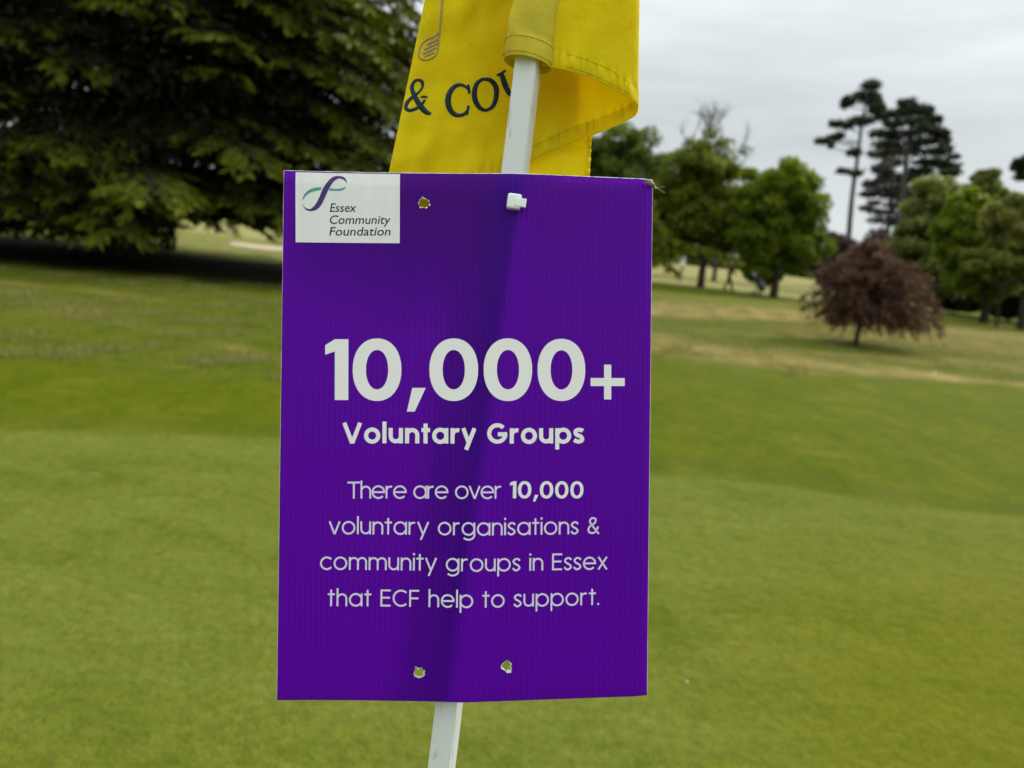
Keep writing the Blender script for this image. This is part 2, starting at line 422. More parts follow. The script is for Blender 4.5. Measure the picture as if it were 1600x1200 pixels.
HOLES = [mm(662, 317), mm(655, 1051), mm(792, 1041), mm(806, 317)]
HR = .0042
def build_sign():
    root = thing('information_sign', SP(SW / 2, SH), "purple corrugated plastic sign about 10,000+ voluntary groups, tied to the white flagstick", 'sign')
    rnd = random.Random(3)
    hole_loops = []
    for hx, hy in HOLES:
        ph = rnd.random() * 6
        hole_loops.append([(hx + HR * (1 + .13 * math.sin(3 * a + ph) + rnd.uniform(-.08, .08)) * math.cos(a), hy + HR * (1 + .1 * math.sin(2 * a + ph) + rnd.uniform(-.08, .08)) * math.sin(a)) for a in np.linspace(0, 2 * math.pi, 18, endpoint=False)])
    def sheet(h):
        V, E = [], []
        def loop(pts):
            n0 = len(V); V.extend(pts); E.extend([(n0 + i, n0 + (i + 1) % len(pts)) for i in range(len(pts))])
        nx, ny = 60, 84
        xs = np.linspace(0, SW, nx + 1); ys = np.linspace(0, SH, ny + 1)
        loop([(x, 0) for x in xs[:-1]] + [(SW, y) for y in ys[:-1]] + [(x, SH) for x in xs[:0:-1]] + [(0, y) for y in ys[:0:-1]])
        for l in hole_loops: loop(l)
        for y in ys[1:-1]:
            for x in xs[1:-1]:
                if min(math.hypot(x - a, y - b) for a, b in HOLES) > HR * 1.35: V.append((x, y))
        v2, _, f2, *_ = delaunay_2d_cdt([Vector(p) for p in V], E, [], 0, 1e-7)
        v2 = np.array([tuple(p) for p in v2])
        def inside(p):
            for l in hole_loops:
                c = False; n = len(l)
                for i in range(n):
                    (x1, y1), (x2, y2) = l[i], l[i - 1]
                    if (y1 > p[1]) != (y2 > p[1]) and p[0] < (x2 - x1) * (p[1] - y1) / (y2 - y1) + x1: c = not c
                if c: return True
            return False
        fs = []
        for f in f2:
            if inside(v2[list(f)].mean(0)): continue
            a, b, c = v2[f[0]], v2[f[1]], v2[f[2]]
            ar = (b[0] - a[0]) * (c[1] - a[1]) - (b[1] - a[1]) * (c[0] - a[0])
            if abs(ar) < 1e-12: continue
            fs.append(tuple(f) if ar < 0 else tuple(f)[::-1])      # wound so that the face looks at the viewer
        return SP(v2[:, 0], v2[:, 1], h), fs, v2
    # printed front sheet
    m, t, b = material('purple_print', (.032, .0012, .150), .36, .16)
    uvn = N(t, 'ShaderNodeAttribute', attribute_name='flat'); mp = N(t, 'ShaderNodeMapping'); mp.inputs['Scale'].default_value = (1, .02, 1)
    wv = N(t, 'ShaderNodeTexWave', wave_type='BANDS', bands_direction='X', wave_profile='SIN'); wv.inputs['Scale'].default_value = 1 / .0042 / (20 / (2 * math.pi)) ; wv.inputs['Distortion'].default_value = .25; wv.inputs['Detail'].default_value = 1
    nz = N(t, 'ShaderNodeTexNoise'); nz.inputs['Scale'].default_value = 420; nz.inputs['Detail'].default_value = 3
    mp2 = N(t, 'ShaderNodeMapping'); mp2.inputs['Scale'].default_value = (1, .015, 1)
    nz2 = N(t, 'ShaderNodeTexNoise'); nz2.inputs['Scale'].default_value = 160; nz2.inputs['Detail'].default_value = 2
    bp = N(t, 'ShaderNodeBump'); bp.inputs['Strength'].default_value = .7; bp.inputs['Distance'].default_value = .0008
    add = N(t, 'ShaderNodeMath', operation='MULTIPLY_ADD'); add.inputs[1].default_value = .55
    t.links.new(uvn.outputs['Vector'], mp.inputs[0]); t.links.new(mp.outputs[0], wv.inputs['Vector']); t.links.new(uvn.outputs['Vector'], nz.inputs['Vector'])
    t.links.new(uvn.outputs['Vector'], mp2.inputs[0]); t.links.new(mp2.outputs[0], nz2.inputs['Vector'])
    t.links.new(nz2.outputs['Fac'], add.inputs[0]); t.links.new(wv.outputs['Fac'], add.inputs[2]); t.links.new(add.outputs[0], bp.inputs['Height']); t.links.new(bp.outputs[0], b.inputs['Normal'])
    rr = N(t, 'ShaderNodeMapRange'); rr.inputs['To Min'].default_value = .32; rr.inputs['To Max'].default_value = .46; t.links.new(nz.outputs['Fac'], rr.inputs['Value']); t.links.new(rr.outputs[0], b.inputs['Roughness'])
    cr = N(t, 'ShaderNodeValToRGB'); cr.color_ramp.elements[0].color = (.044, .0001, .180, 1); cr.color_ramp.elements[1].color = (.053, .0002, .215, 1)
    t.links.new(nz2.outputs['Fac'], cr.inputs[0])
    ln = N(t, 'ShaderNodeValToRGB'); ln.color_ramp.elements[0].position = 0; ln.color_ramp.elements[0].color = (.84, .84, .84, 1); ln.color_ramp.elements[1].position = .25; ln.color_ramp.elements[1].color = (1, 1, 1, 1)
    m1 = N(t, 'ShaderNodeMix', data_type='RGBA', blend_type='MULTIPLY'); m1.inputs[0].default_value = 1; m2 = N(t, 'ShaderNodeMix', data_type='RGBA', blend_type='MULTIPLY'); m2.inputs[0].default_value = 1; m2.inputs[6].default_value = (.31, .001, .97, 1)
    t.links.new(wv.outputs['Fac'], ln.inputs[0]); t.links.new(cr.outputs[0], m1.inputs[6]); t.links.new(ln.outputs[0], m1.inputs[7]); t.links.new(ln.outputs[0], m2.inputs[7]); t.links.new(m1.outputs[2], b.inputs['Base Color'])
    tr = N(t, 'ShaderNodeBsdfTranslucent'); tr.inputs['Color'].default_value = (.31, .001, .97, 1); ms = N(t, 'ShaderNodeMixShader'); ms.inputs[0].default_value = .45
    t.links.new(m2.outputs[2], tr.inputs['Color']); t.links.new(b.outputs[0], ms.inputs[1]); t.links.new(tr.outputs[0], ms.inputs[2]); t.links.new(ms.outputs[0], t.nodes['Material Output'].inputs['Surface'])
    v, f, v2 = sheet(0)
    o = child('front_sheet', v, f, m, root)
    a = o.data.attributes.new('flat', 'FLOAT_VECTOR', 'POINT'); a.data.foreach_set('vector', np.column_stack([v2, np.zeros(len(v2))]).astype(np.float32).ravel())
    wp, t, b = material('sheet_plastic', (.75, .76, .75), .4, .4)
    tr = N(t, 'ShaderNodeBsdfTranslucent'); tr.inputs['Color'].default_value = (.92, .92, .92, 1); ms = N(t, 'ShaderNodeMixShader'); ms.inputs[0].default_value = .6
    t.links.new(b.outputs[0], ms.inputs[1]); t.links.new(tr.outputs[0], ms.inputs[2]); t.links.new(ms.outputs[0], t.nodes['Material Output'].inputs['Surface'])
    v, f, v2 = sheet(-.0038); o = child('back_sheet', v, [q[::-1] for q in f], wp, root)
    fl = MB()
    ys = np.linspace(.0006, SH - .0006, 40)
    for x in np.arange(.0023, SW, .0046):
        cuts = [(hy - HR * 1.2, hy + HR * 1.2) for hx, hy in HOLES if abs(hx - x) < HR * 1.2]
        lo = .0006
        for c0, c1 in sorted(cuts) + [(SH - .0006, SH)]:
            yy = np.linspace(lo, c0, 24); lo = c1
            a_ = SP(np.full(24, x), yy, -.0003); b_ = SP(np.full(24, x), yy, -.0035)
            fl.add(np.concatenate([a_, b_]), [(i, i + 1, 24 + i + 1, 24 + i) for i in range(23)])
    fl.build('flutes', wp, root)
    # pale cut edge round the sheet
    ce = MB(); n = 90
    pts = [(x, 0) for x in np.linspace(0, SW, n)], [(SW, y) for y in np.linspace(0, SH, n)], [(x, SH) for x in np.linspace(SW, 0, n)], [(0, y) for y in np.linspace(SH, 0, n)]
    for k, side in enumerate(pts):
        s_ = np.array(side); jit = np.array([rnd.uniform(-.00006, .00006) for _ in s_])
        rad = np.array([(.00036 if k != 0 else .00048) * (1 + rnd.uniform(-.25, .25)) for _ in s_])
        ce.tube(SP(s_[:, 0], s_[:, 1], -.00045 + jit), rad, 6)
    ce.build('cut_edge', M['white_plastic'], root)
    for k, (hx, hy) in enumerate(HOLES[:3]):
        rb = MB(); l = np.array(hole_loops[k] + hole_loops[k][:1])
        a_ = SP(l[:, 0], l[:, 1], .0002); b_ = SP(l[:, 0] , l[:, 1], -.0037); nn = len(l)
        rb.add(np.concatenate([a_, b_]), [(i, i + 1, nn + i + 1, nn + i) for i in range(nn - 1)])
        # torn lip: small upright flakes of plastic round the hole
        for i in range(nn - 1):
            if rnd.random() < .8:
                d = (l[i] - [hx, hy]); d /= np.linalg.norm(d); tn = np.array([-d[1], d[0]])
                w0 = .0010 * rnd.uniform(.6, 1.4); ln = .0016 * rnd.uniform(-.8, .8)
                q = np.array([l[i] - tn * w0, l[i] + tn * w0, l[i] + d * ln + tn * w0 * .4, l[i] + d * ln - tn * w0 * .5])
                hh = np.array([.0001, .0001, .0006, .0005]) * rnd.uniform(.6, 1.6)
                rb.add(SP(q[:, 0], q[:, 1], hh), [(0, 1, 2, 3)])
        rb.build('hole_rim', M['white_plastic'], root, False)
    return root
SIGN = build_sign()

# ---- lettering drawn as strokes on the sign face
def arc(cx, cy, rx, ry, a0, a1, n=None):
    n = n or max(6, int(abs(a1 - a0) / 8)); a = np.radians(np.linspace(a0, a1, n + 1))
    return [(cx + rx * math.cos(t), cy + ry * math.sin(t)) for t in a]

def glyph(ch, w, bold=False):
    """centre lines, advance; cap height 1, baseline 0, y up"""
    h = w / 2; X = .755 if not bold else .75; r = X / 2 - h + .022; cy = X / 2; c0 = h + r
    DW = 2 * r + w                                           # width of a round letter
    aw = .63 if not bold else .70                             # width of n, h, u
    ra = (aw - w) / 2
    if ch == ' ': return [], .34
    if ch == 'o': return [arc(c0, cy, r, r, 0, 360)], DW
    if ch == 'c': return [arc(c0, cy, r, r, 42, 318)], DW * .88
    if ch == 'e': return [arc(c0, cy, r, r, 0, 318), [(c0 - r + h * .2, cy), (c0 + r + h * .9, cy)]], DW
    if ch == 'a': return [arc(c0, cy, r, r, 0, 360), [(c0 + r, 0), (c0 + r, X)]], DW
    if ch == 'g':
        return [arc(c0, cy, r, r, 0, 360), [(c0 + r, X), (c0 + r, .02)] + arc(c0, .02, r, r * .80, 0, -142)], DW
    if ch == 'p': return [arc(c0, cy, r, r, 0, 360), [(h, X), (h, -.30)]], DW
    if ch == 'h': return [[(h, 0), (h, 1.06)], arc(h + ra, X - h - ra, ra, ra, 180, 0) + [(h + 2 * ra, 0)]], aw
    if ch == 'n': return [[(h, 0), (h, X)], arc(h + ra, X - h - ra, ra, ra, 180, 0) + [(h + 2 * ra, 0)]], aw
    if ch == 'm':
        q = ra * .92
        return [[(h, 0), (h, X)], arc(h + q, X - h - q, q, q, 180, 0) + [(h + 2 * q, 0)], arc(h + 3 * q, X - h - q, q, q, 180, 0) + [(h + 4 * q, 0)]], 4 * q + w
    if ch == 'u': return [[(h, X)] + arc(h + ra, h + ra, ra, ra, 180, 360) + [(h + 2 * ra, X)], [(h + 2 * ra, X), (h + 2 * ra, 0)]], aw
    if ch == 'r': return [[(h, 0), (h, X)], arc(h + .25, X - h - .25, .25, .25, 180, 72)], .39 + h * .6
    if ch == 't': return [[(.20, 0), (.20, .97)], [(0, X - h), (.42, X - h)]], .42
    if ch == 'l': return [[(h, 0), (h, 1.06)]], w
    if ch == 'i': return [[(h, 0), (h, X)], [(h, .90), (h, .90 + w * 1.15)]], w
    if ch == 'v': return [[(h * .6, X), (.33, 0)], [(.33, 0), (.66 - h * .6, X)]], .66
    if ch == 'y': return [[(h * .7, X), (.345, .02)], [(.69 - h * .7, X), (.21, -.30)]], .69
    if ch == 'x': return [[(h * .8, X), (.60 - h * .8, 0)], [(.60 - h * .8, X), (h * .8, 0)]], .60
    if ch == 's':
        q = X; W = .48 if not bold else .56
        return [catmull([(W - h * .8, q * .80), (W * .72, q - h * 1.0), (W * .42, q - h * .9), (h * 1.15, q * .77), (W * .30, q * .575), (W * .66, q * .45), (W - h * 1.0, q * .25), (W * .60, h * .9), (W * .30, h * 1.0), (h * .5, q * .23)], 6)], W
    if ch == 'T': return [[(.37, 0), (.37, 1 - w)], [(0, 1 - h), (.74, 1 - h)]], .74
    if ch == 'E': return [[(h, 0), (h, 1)], [(w, 1 - h), (.60, 1 - h)], [(w, .52), (.56, .52)], [(w, h), (.60, h)]], .62
    if ch == 'F': return [[(h, 0), (h, 1)], [(w, 1 - h), (.58, 1 - h)], [(w, .50), (.54, .50)]], .60
    if ch == 'C': return [arc(.5, .5, .5 - h, .5 - h, 46, 314)], .88
    if ch == 'G': return [arc(.5, .5, .5 - h, .5 - h, 44, 352) , [(.52, .46), (1.0 - h * .2, .46)]], 1.0
    if ch == 'V': return [[(h * .9, 1), (.475, 0)], [(.475, 0), (.95 - h * .9, 1)]], .95
    if ch == '.': return [[(h, 0), (h, w * 1.1)]], w
    if ch == '&':
        return [catmull([(.70, 0), (.50, .25), (.20, .64), (.16, .80), (.24, .92), (.36, 1 - h), (.49, .90), (.50, .76), (.40, .62), (.16, .45), (.07, .27), (.13, .10), (.30, h), (.46, .10), (.58, .26), (.66, .44)], 6)], .72
    if ch == '1': return ['one'], .36 if not bold else .40
    if ch == '0': return ['zero'], .82
    if ch == ',': return ['comma'], .30
    if ch == '+': return ['plus'], .58
    raise KeyError(ch)

class Ink:
    """flat print on the sign; every stroke sits a hair above the one before so none are coplanar"""
    def __init__(s): s.mb = MB(); s.k = 0
    def lift(s): s.k += 1; return .00010 + .000012 * (s.k % 7)
    def poly(s, left, right):
        l = np.asarray(left, float); r = np.asarray(right, float); n = len(l); h = s.lift(); m = 6
        rows = [l + (r - l) * k / m for k in range(m + 1)]
        s.mb.add(np.concatenate([SP(q[:, 0], q[:, 1], h) for q in rows]), [(k * n + i, k * n + i + 1, (k + 1) * n + i + 1, (k + 1) * n + i) for k in range(m) for i in range(n - 1)])
    def stroke(s, pts, w, tf):
        p = np.asarray(pts, float)
        q = [p[0]]
        for a, b in zip(p[:-1], p[1:]):                       # subdivide long straight runs so that they follow the bend
            m = max(1, int(np.linalg.norm(b - a) / .15))
            for i in range(1, m + 1): q.append(a + (b - a) * i / m)
        p = np.array(q)
        d = np.gradient(p, axis=0); closed = np.linalg.norm(p[0] - p[-1]) < 1e-6
        if closed: d[0] = d[-1] = p[1] - p[-2]
        d /= np.linalg.norm(d, axis=1)[:, None] + 1e-12; nn = np.column_stack([-d[:, 1], d[:, 0]])
        s.poly(tf(p + nn * w / 2), tf(p - nn * w / 2))
    def special(s, kind, w, tf, bold):
        if kind == 'one':
            s.stroke([(.40 - w * .5, 0), (.40 - w * .5, 1)], w, tf)
            s.poly(tf(np.array([(.40 - w, 1.0), (.40 - w, .80)])), tf(np.array([(.02, .90), (.02, .745)])))
        elif kind == 'zero':
            a = np.linspace(0, 2 * math.pi, 61); c = np.cos(a); sn = np.sin(a)
            pw = lambda q, e: np.sign(q) * np.abs(q) ** e
            o = np.column_stack([.40 + .40 * pw(c, .93), .5 + .515 * pw(sn, .93)]); i = np.column_stack([.40 + (.40 - w * .98) * pw(c, .95), .5 + (.515 - w * .86) * pw(sn, .95)])
            s.poly(tf(o), tf(i))
        elif kind == 'comma':
            s.poly(tf(np.array([(.09, .20), (0.0, -.19)])), tf(np.array([(.31, .20), (.13, -.19)])))
        elif kind == 'plus':
            s.stroke([(0, .30), (.58, .30)], w * .60, tf); s.stroke([(.29, .01), (.29, .59)], w * .55, tf)
    def line(s, text, left, right, base_l, base_r, cap, w, bold=False, gaps=None):
        """text set from pixel column left to right on a baseline, cap height in pixels"""
        p0 = mm(left, base_l); p1 = mm(right, base_r); ln = np.linalg.norm(p1 - p0); ex = (p1 - p0) / ln; ey = np.array([ex[1], -ex[0]])
        q0 = mm(left, base_l - cap); sc_ = np.linalg.norm(q0 - p0)
        gl = [glyph(c, w, bold) for c in text]
        tot = sum(g[1] for g in gl) * sc_; track = (ln - tot) / (len(text) - 1)
        x = 0.0
        for g, c in zip(gl, text):
            tf = lambda a, x=x: p0 + np.outer(np.asarray(a)[:, 0] * sc_ + x, ex) + np.outer(np.asarray(a)[:, 1] * sc_, ey)
            for st in g[0]:
                if isinstance(st, str): s.special(st, w, tf, bold)
                else: s.stroke(st, w, tf)
            x += g[1] * sc_ + track

ink = Ink(); ink.line('10,000+', 506, 976, 625, 625, 95, .222, True); ink.mb.build('heading_lettering', M['ink_white'], SIGN, False)
ink = Ink(); ink.line('Voluntary Groups', 535, 913, 692.5, 692.5, 32, .20, True); ink.mb.build('subheading_lettering', M['ink_white'], SIGN, False)
ink = Ink()
ink.line('There are over', 543, 784, 779, 779, 26.5, .106)
ink.line('voluntary organisations &', 514, 936, 834.5, 834, 26.5, .106)
ink.line('community groups in Essex', 500, 949, 890, 889.5, 26.5, .106)
ink.line('that ECF help to support.', 512, 936, 947, 945, 26.5, .106)
ink.mb.build('body_lettering', M['ink_lilac'], SIGN, False)
ink = Ink(); ink.line('10,000', 796, 912, 778.5, 778.5, 26.5, .20, True); ink.mb.build('bold_lettering', M['ink_white'], SIGN, False)

def logo():
    c = [mm(462, 269), mm(625, 272), mm(624.5, 380), mm(462, 378.5)]
    n, k = 30, 40; V = []
    for j in range(k + 1):
        for i in range(n + 1):
            a, b_ = i / n, j / k
            V.append((1 - a) * (1 - b_) * c[0] + a * (1 - b_) * c[1] + a * b_ * c[2] + (1 - a) * b_ * c[3])
    V = np.array(V); f = [(j * (n + 1) + i, (j + 1) * (n + 1) + i, (j + 1) * (n + 1) + i + 1, j * (n + 1) + i + 1) for j in range(k) for i in range(n)]
    m = noise_col('white_print', (.74, .74, .75), (.80, .80, .81), 90, .42, .4, stretch=(1, 1, .1))
    o = child('logo_panel', SP(V[:, 0], V[:, 1], .00009), f, m, SIGN)
    Z = lambda pts: np.array([mm(430 + x / 5, 240 + y / 5) for x, y in pts])
    def swoosh(outer, inner, mat, lab, h):
        a, b_ = catmull(Z(outer), 6), catmull(Z(inner), 6); k_ = min(len(a), len(b_))
        nn = len(a); v = np.concatenate([SP(a[:, 0], a[:, 1], h), SP(b_[:, 0], b_[:, 1], h)])
        e = child('emblem', v, [(i, i + 1, nn + i + 1, nn + i) for i in range(nn - 1)], mat, o); tag(e, lab)
    swoosh([(562, 230), (545, 190), (500, 175), (450, 184), (408, 222), (372, 275), (343, 345), (312, 400), (275, 432), (238, 424), (209, 394)],
           [(562, 232), (535, 205), (498, 195), (466, 212), (438, 245), (412, 292), (384, 355), (350, 415), (302, 447), (245, 442), (210, 397)], M['ink_violet'], 'violet swoosh', .00022)
    swoosh([(213, 352), (232, 312), (270, 281), (318, 265), (362, 263)], [(217, 363), (240, 332), (275, 305), (318, 292), (357, 286)], M['ink_teal'], 'teal swoosh', .00018)
    swoosh([(424, 270), (462, 276), (505, 274), (535, 266), (551, 260)], [(420, 288), (460, 291), (505, 291), (535, 281), (551, 266)], M['ink_teal'], 'teal swoosh', .00018)
    ink = Ink(); verts = []; faces = []; n0 = 0
    for txt, x0, x1, yb, cap in (('Essex', 427, 634, 455, 70), ('Community', 427, 902, 549, 70), ('Foundation', 422, 902, 640, 70)):
        cu = bpy.data.curves.new('text', 'FONT'); cu.body = txt; cu.size = 1; cu.shear = .17; cu.resolution_u = 4; cu.offset = .006
        ob = bpy.data.objects.new('text', cu); COL.objects.link(ob); bpy.context.view_layer.update()
        me = bpy.data.meshes.new_from_object(ob.evaluated_get(bpy.context.evaluated_depsgraph_get()))
        v = np.array([tuple(q.co) for q in me.vertices]); xmin, xmax = v[:, 0].min(), v[:, 0].max()
        caph = .729
        X = x0 + (v[:, 0] - xmin) / (xmax - xmin) * (x1 - x0); Y = yb - v[:, 1] / caph * cap
        q = np.array([mm(430 + a / 5, 240 + b_ / 5) for a, b_ in zip(X, Y)])
        verts.append(SP(q[:, 0], q[:, 1], .0002)); faces += [tuple(i + n0 for i in p.vertices) for p in me.polygons]; n0 += len(v)
        bpy.data.objects.remove(ob); bpy.data.meshes.remove(me); bpy.data.curves.remove(cu)
    child('logo_lettering', np.concatenate(verts), faces, M['ink_black'], o, False)
logo()

# ------------------------------------------------------------------ flagstick
PD = float(max(project(SP(np.array(a_[0]), np.array(a_[1]), -.0040))[2] for a_ in (mm(808, 300), mm(780, 480), mm(745, 800), mm(716, 1050)))) + .0104   #                                                  # depth of the stick's axis
def pole_x(y): return 825.5 - (y - 100) * .1233
def pole_pt(y): return P(pole_x(y), y, PD)
PA = pole_pt(1190) - pole_pt(-500); PA /= np.linalg.norm(PA)     # downwards
PR = np.cross(PA, F); PR /= np.linalg.norm(PR)
if PR @ R < 0: PR = -PR
PF = np.cross(PR, PA)
if PF @ F > 0: PF = -PF                                       # towards the viewer
PHW = .0104
def build_pole():
    top = pole_pt(-560)
    p = pole_pt(1190)
    for _ in range(4000):
        if p[2] < float(ground_z(p[0], p[1])) - .08: break
        p = p + PA * .001
    length = np.linalg.norm(p - top)
    root = thing('flagstick', p, 'white plastic golf flagstick with rounded square section behind the purple sign', 'flagstick')
    ang = math.radians(17); prof = []
    for k in range(4):
        for a in np.linspace(-40, 40, 6):
            t_ = math.radians(a + 45 + 90 * k); c = .0026
            cx, cy = (PHW - .0026 - .0010) * (1 if math.cos(math.radians(45 + 90 * k)) > 0 else -1), (PHW - .0026 - .0010) * (1 if math.sin(math.radians(45 + 90 * k)) > 0 else -1)
            x, y = cx + c * math.cos(t_), cy + c * math.sin(t_)
            prof.append((x * math.cos(ang) - y * math.sin(ang), x * math.sin(ang) + y * math.cos(ang)))
    prof = np.array(prof); n = len(prof); rows = 60
    v = np.concatenate([top + PA * length * i / (rows - 1) + prof[:, :1] * PR + prof[:, 1:] * PF for i in range(rows)])
    f = [(i * n + j, i * n + (j + 1) % n, (i + 1) * n + (j + 1) % n, (i + 1) * n + j) for i in range(rows - 1) for j in range(n)]
    f += [tuple(range(n)), tuple((rows - 1) * n + j for j in range(n))]
    m, t, b = material('weathered_white_plastic', (.62, .64, .64), .4, .45)
    tc = N(t, 'ShaderNodeTexCoord'); mp = N(t, 'ShaderNodeMapping'); mp.inputs['Scale'].default_value = (60, 60, 6)
    nz = N(t, 'ShaderNodeTexNoise'); nz.inputs['Scale'].default_value = 1.6; nz.inputs['Detail'].default_value = 6; nz.inputs['Roughness'].default_value = .65
    cr = N(t, 'ShaderNodeValToRGB'); cr.color_ramp.elements[0].position = .27; cr.color_ramp.elements[1].position = .42
    cr.color_ramp.elements[0].color = (.33, .33, .30, 1); cr.color_ramp.elements[1].color = (.64, .66, .66, 1)
    mp2 = N(t, 'ShaderNodeMapping'); mp2.inputs['Scale'].default_value = (300, 300, 40); nz2 = N(t, 'ShaderNodeTexNoise'); nz2.inputs['Scale'].default_value = 1; nz2.inputs['Detail'].default_value = 4
    cr2 = N(t, 'ShaderNodeValToRGB'); cr2.color_ramp.elements[0].position = .26; cr2.color_ramp.elements[1].position = .34; cr2.color_ramp.elements[0].color = (.55, .54, .5, 1); cr2.color_ramp.elements[1].color = (1, 1, 1, 1)
    mu = N(t, 'ShaderNodeMix', data_type='RGBA', blend_type='MULTIPLY'); mu.inputs[0].default_value = 1
    for a_, b_ in ((tc.outputs['Object'], mp.inputs[0]), (mp.outputs[0], nz.inputs['Vector']), (nz.outputs['Fac'], cr.inputs[0]), (tc.outputs['Object'], mp2.inputs[0]), (mp2.outputs[0], nz2.inputs['Vector']), (nz2.outputs['Fac'], cr2.inputs[0]), (cr.outputs[0], mu.inputs[6]), (cr2.outputs[0], mu.inputs[7]), (mu.outputs[2], b.inputs['Base Color'])): t.links.new(a_, b_)
    child('shaft', v, f, m, root)
    print('pole depth', PD)
    # dark scuff line beside the moulded ridge
    sm = MB(); rnd = random.Random(8)
    c45 = np.array([prof[3][0] * 0 + .0058, 0]);
    scuff = noise_col('scuff', (.28, .27, .24), (.5, .5, .48), 200, .6, .3)
    fx = .0060
    ys = np.linspace(170, 268, 40)
    def face_off(x):                                        # front face height of the turned square at offset x
        hw = PHW - .0010
        return (hw - x * math.sin(-ang) * -1) / math.cos(ang) if False else (hw + x * math.sin(ang)) / math.cos(ang)
    pts = np.array([pole_pt(y) + PR * (fx - .0012 + .0004 * math.sin(y * .13) + rnd.uniform(-.0002, .0002)) + PF * (face_off(fx - .0012) * 1.0) for y in ys])
    return root, prof
FLAGSTICK, POLE_PROF = build_pole()

# ------------------------------------------------------------------ cable tie
def rounded_box(c, ax, r=.25, seg=3):
    bm = bmesh.new(); bmesh.ops.create_cube(bm, size=2)
    A = np.asarray(ax, float)
    bmesh.ops.bevel(bm, geom=bm.edges[:], offset=r, segments=seg, affect='EDGES', profile=.5)
    v = np.array([tuple(q.co) for q in bm.verts]); f = [tuple(q.index for q in fc.verts) for fc in bm.faces]; bm.free()
    return np.asarray(c) + v @ A, f
def build_tie():
    hx, hy = mm(803, 317)
    c = SP(np.array(hx), np.array(hy), .0035)
    root = thing('cable_tie', c, 'white nylon cable tie holding the sign to the flagstick at its top hole', 'cable tie')
    tilt = math.radians(6); ex = SX * math.cos(tilt) + SY * math.sin(tilt); ey = SY * math.cos(tilt) - SX * math.sin(tilt)
    mb = MB(); v, f = rounded_box(c, np.array([ex * .0056, ey * .0060, SN * .0036]), .32, 4); mb.add(v, f); mb.build('head', M['tie'], root)
    mb = MB(); v, f = rounded_box(c + ex * .0046 + ey * .0008 + SN * .0028, np.array([ex * .0042, ey * .0034, SN * .0012]), .2, 2)
    v = np.array(v); far = ((v - c) @ ex) > .0080
    v[far] += np.outer(np.sign((v[far] - c) @ ey - .0008) * .0004, ey) + np.outer(np.where(np.abs((v[far] - c) @ ey - .0008) > .002, .0007, -.0004), ex)
    mb.add(v, f); mb.build('tail', M['tie'], root)
    # strap looped round the stick behind the sheet
    mb = MB(); pc = pole_pt(317); th = np.radians(np.linspace(-20, 200, 40)); rr = PHW * 1.45
    ring = [c - SN * .003 - ex * .002] + [pc - PF * rr * math.sin(a) + PR * rr * math.cos(a) for a in th[::-1]] + [c - SN * .003 + ex * .002]
    ring = np.array(ring); n = len(ring); hw = .0024
    tan = np.gradient(ring, axis=0); tan /= np.linalg.norm(tan, axis=1)[:, None]; nrm = np.cross(tan, PA); nrm /= np.linalg.norm(nrm, axis=1)[:, None] + 1e-9
    v = np.concatenate([ring + PA * hw, ring - PA * hw, ring - PA * hw + nrm * .001, ring + PA * hw + nrm * .001])
    f = [(k * n + i, k * n + i + 1, ((k + 1) % 4) * n + i + 1, ((k + 1) % 4) * n + i) for k in range(4) for i in range(n - 1)]
    mb.add(v, f); mb.build('strap', M['tie'], root)
build_tie()

# ------------------------------------------------------------------ flag
def cloth_mat(name, c1, c2, trans, scale=30):
    m, t, b = material(name, c1, .8, .12)
    tc = N(t, 'ShaderNodeTexCoord'); nz = N(t, 'ShaderNodeTexNoise'); nz.inputs['Scale'].default_value = scale; nz.inputs['Detail'].default_value = 5
    cr = N(t, 'ShaderNodeValToRGB'); cr.color_ramp.elements[0].position = .36; cr.color_ramp.elements[1].position = .6
    cr.color_ramp.elements[0].color = (*c2, 1); cr.color_ramp.elements[1].color = (*c1, 1)
    wv = N(t, 'ShaderNodeTexNoise'); wv.inputs['Scale'].default_value = 55; wv.inputs['Detail'].default_value = 9; wv.inputs['Roughness'].default_value = .62; wv.inputs['Distortion'].default_value = .1
    bp = N(t, 'ShaderNodeBump'); bp.inputs['Strength'].default_value = .5; bp.inputs['Distance'].default_value = .004
    st = N(t, 'ShaderNodeTexNoise'); st.inputs['Scale'].default_value = 75; st.inputs['Detail'].default_value = 6; st.inputs['Roughness'].default_value = .7
    cs = N(t, 'ShaderNodeValToRGB'); cs.color_ramp.elements[0].position = .27; cs.color_ramp.elements[1].position = .36; cs.color_ramp.elements[0].color = (.62, .58, .5, 1); cs.color_ramp.elements[1].color = (1, 1, 1, 1)
    mu = N(t, 'ShaderNodeMix', data_type='RGBA', blend_type='MULTIPLY'); mu.inputs[0].default_value = 1
    tr = N(t, 'ShaderNodeBsdfTranslucent'); tr.inputs['Color'].default_value = (.93, .74, .005, 1); ms = N(t, 'ShaderNodeMixShader'); ms.inputs[0].default_value = trans
    o = t.nodes['Material Output']
    for a_, b_ in ((tc.outputs['Object'], nz.inputs['Vector']), (tc.outputs['Object'], wv.inputs['Vector']), (tc.outputs['Object'], st.inputs['Vector']), (nz.outputs['Fac'], cr.inputs[0]), (st.outputs['Fac'], cs.inputs[0]),
                   (cr.outputs[0], mu.inputs[6]), (cs.outputs[0], mu.inputs[7]), (mu.outputs[2], b.inputs['Base Color']), (wv.outputs['Fac'], bp.inputs['Height']), (bp.outputs[0], b.inputs['Normal']),
                   (b.outputs[0], ms.inputs[1]), (tr.outputs[0], ms.inputs[2]), (ms.outputs[0], o.inputs['Surface'])): t.links.new(a_, b_)
    return m
M['cloth'] = cloth_mat('yellow_cloth', (.86, .79, .014), (.82, .71, .008), .47)
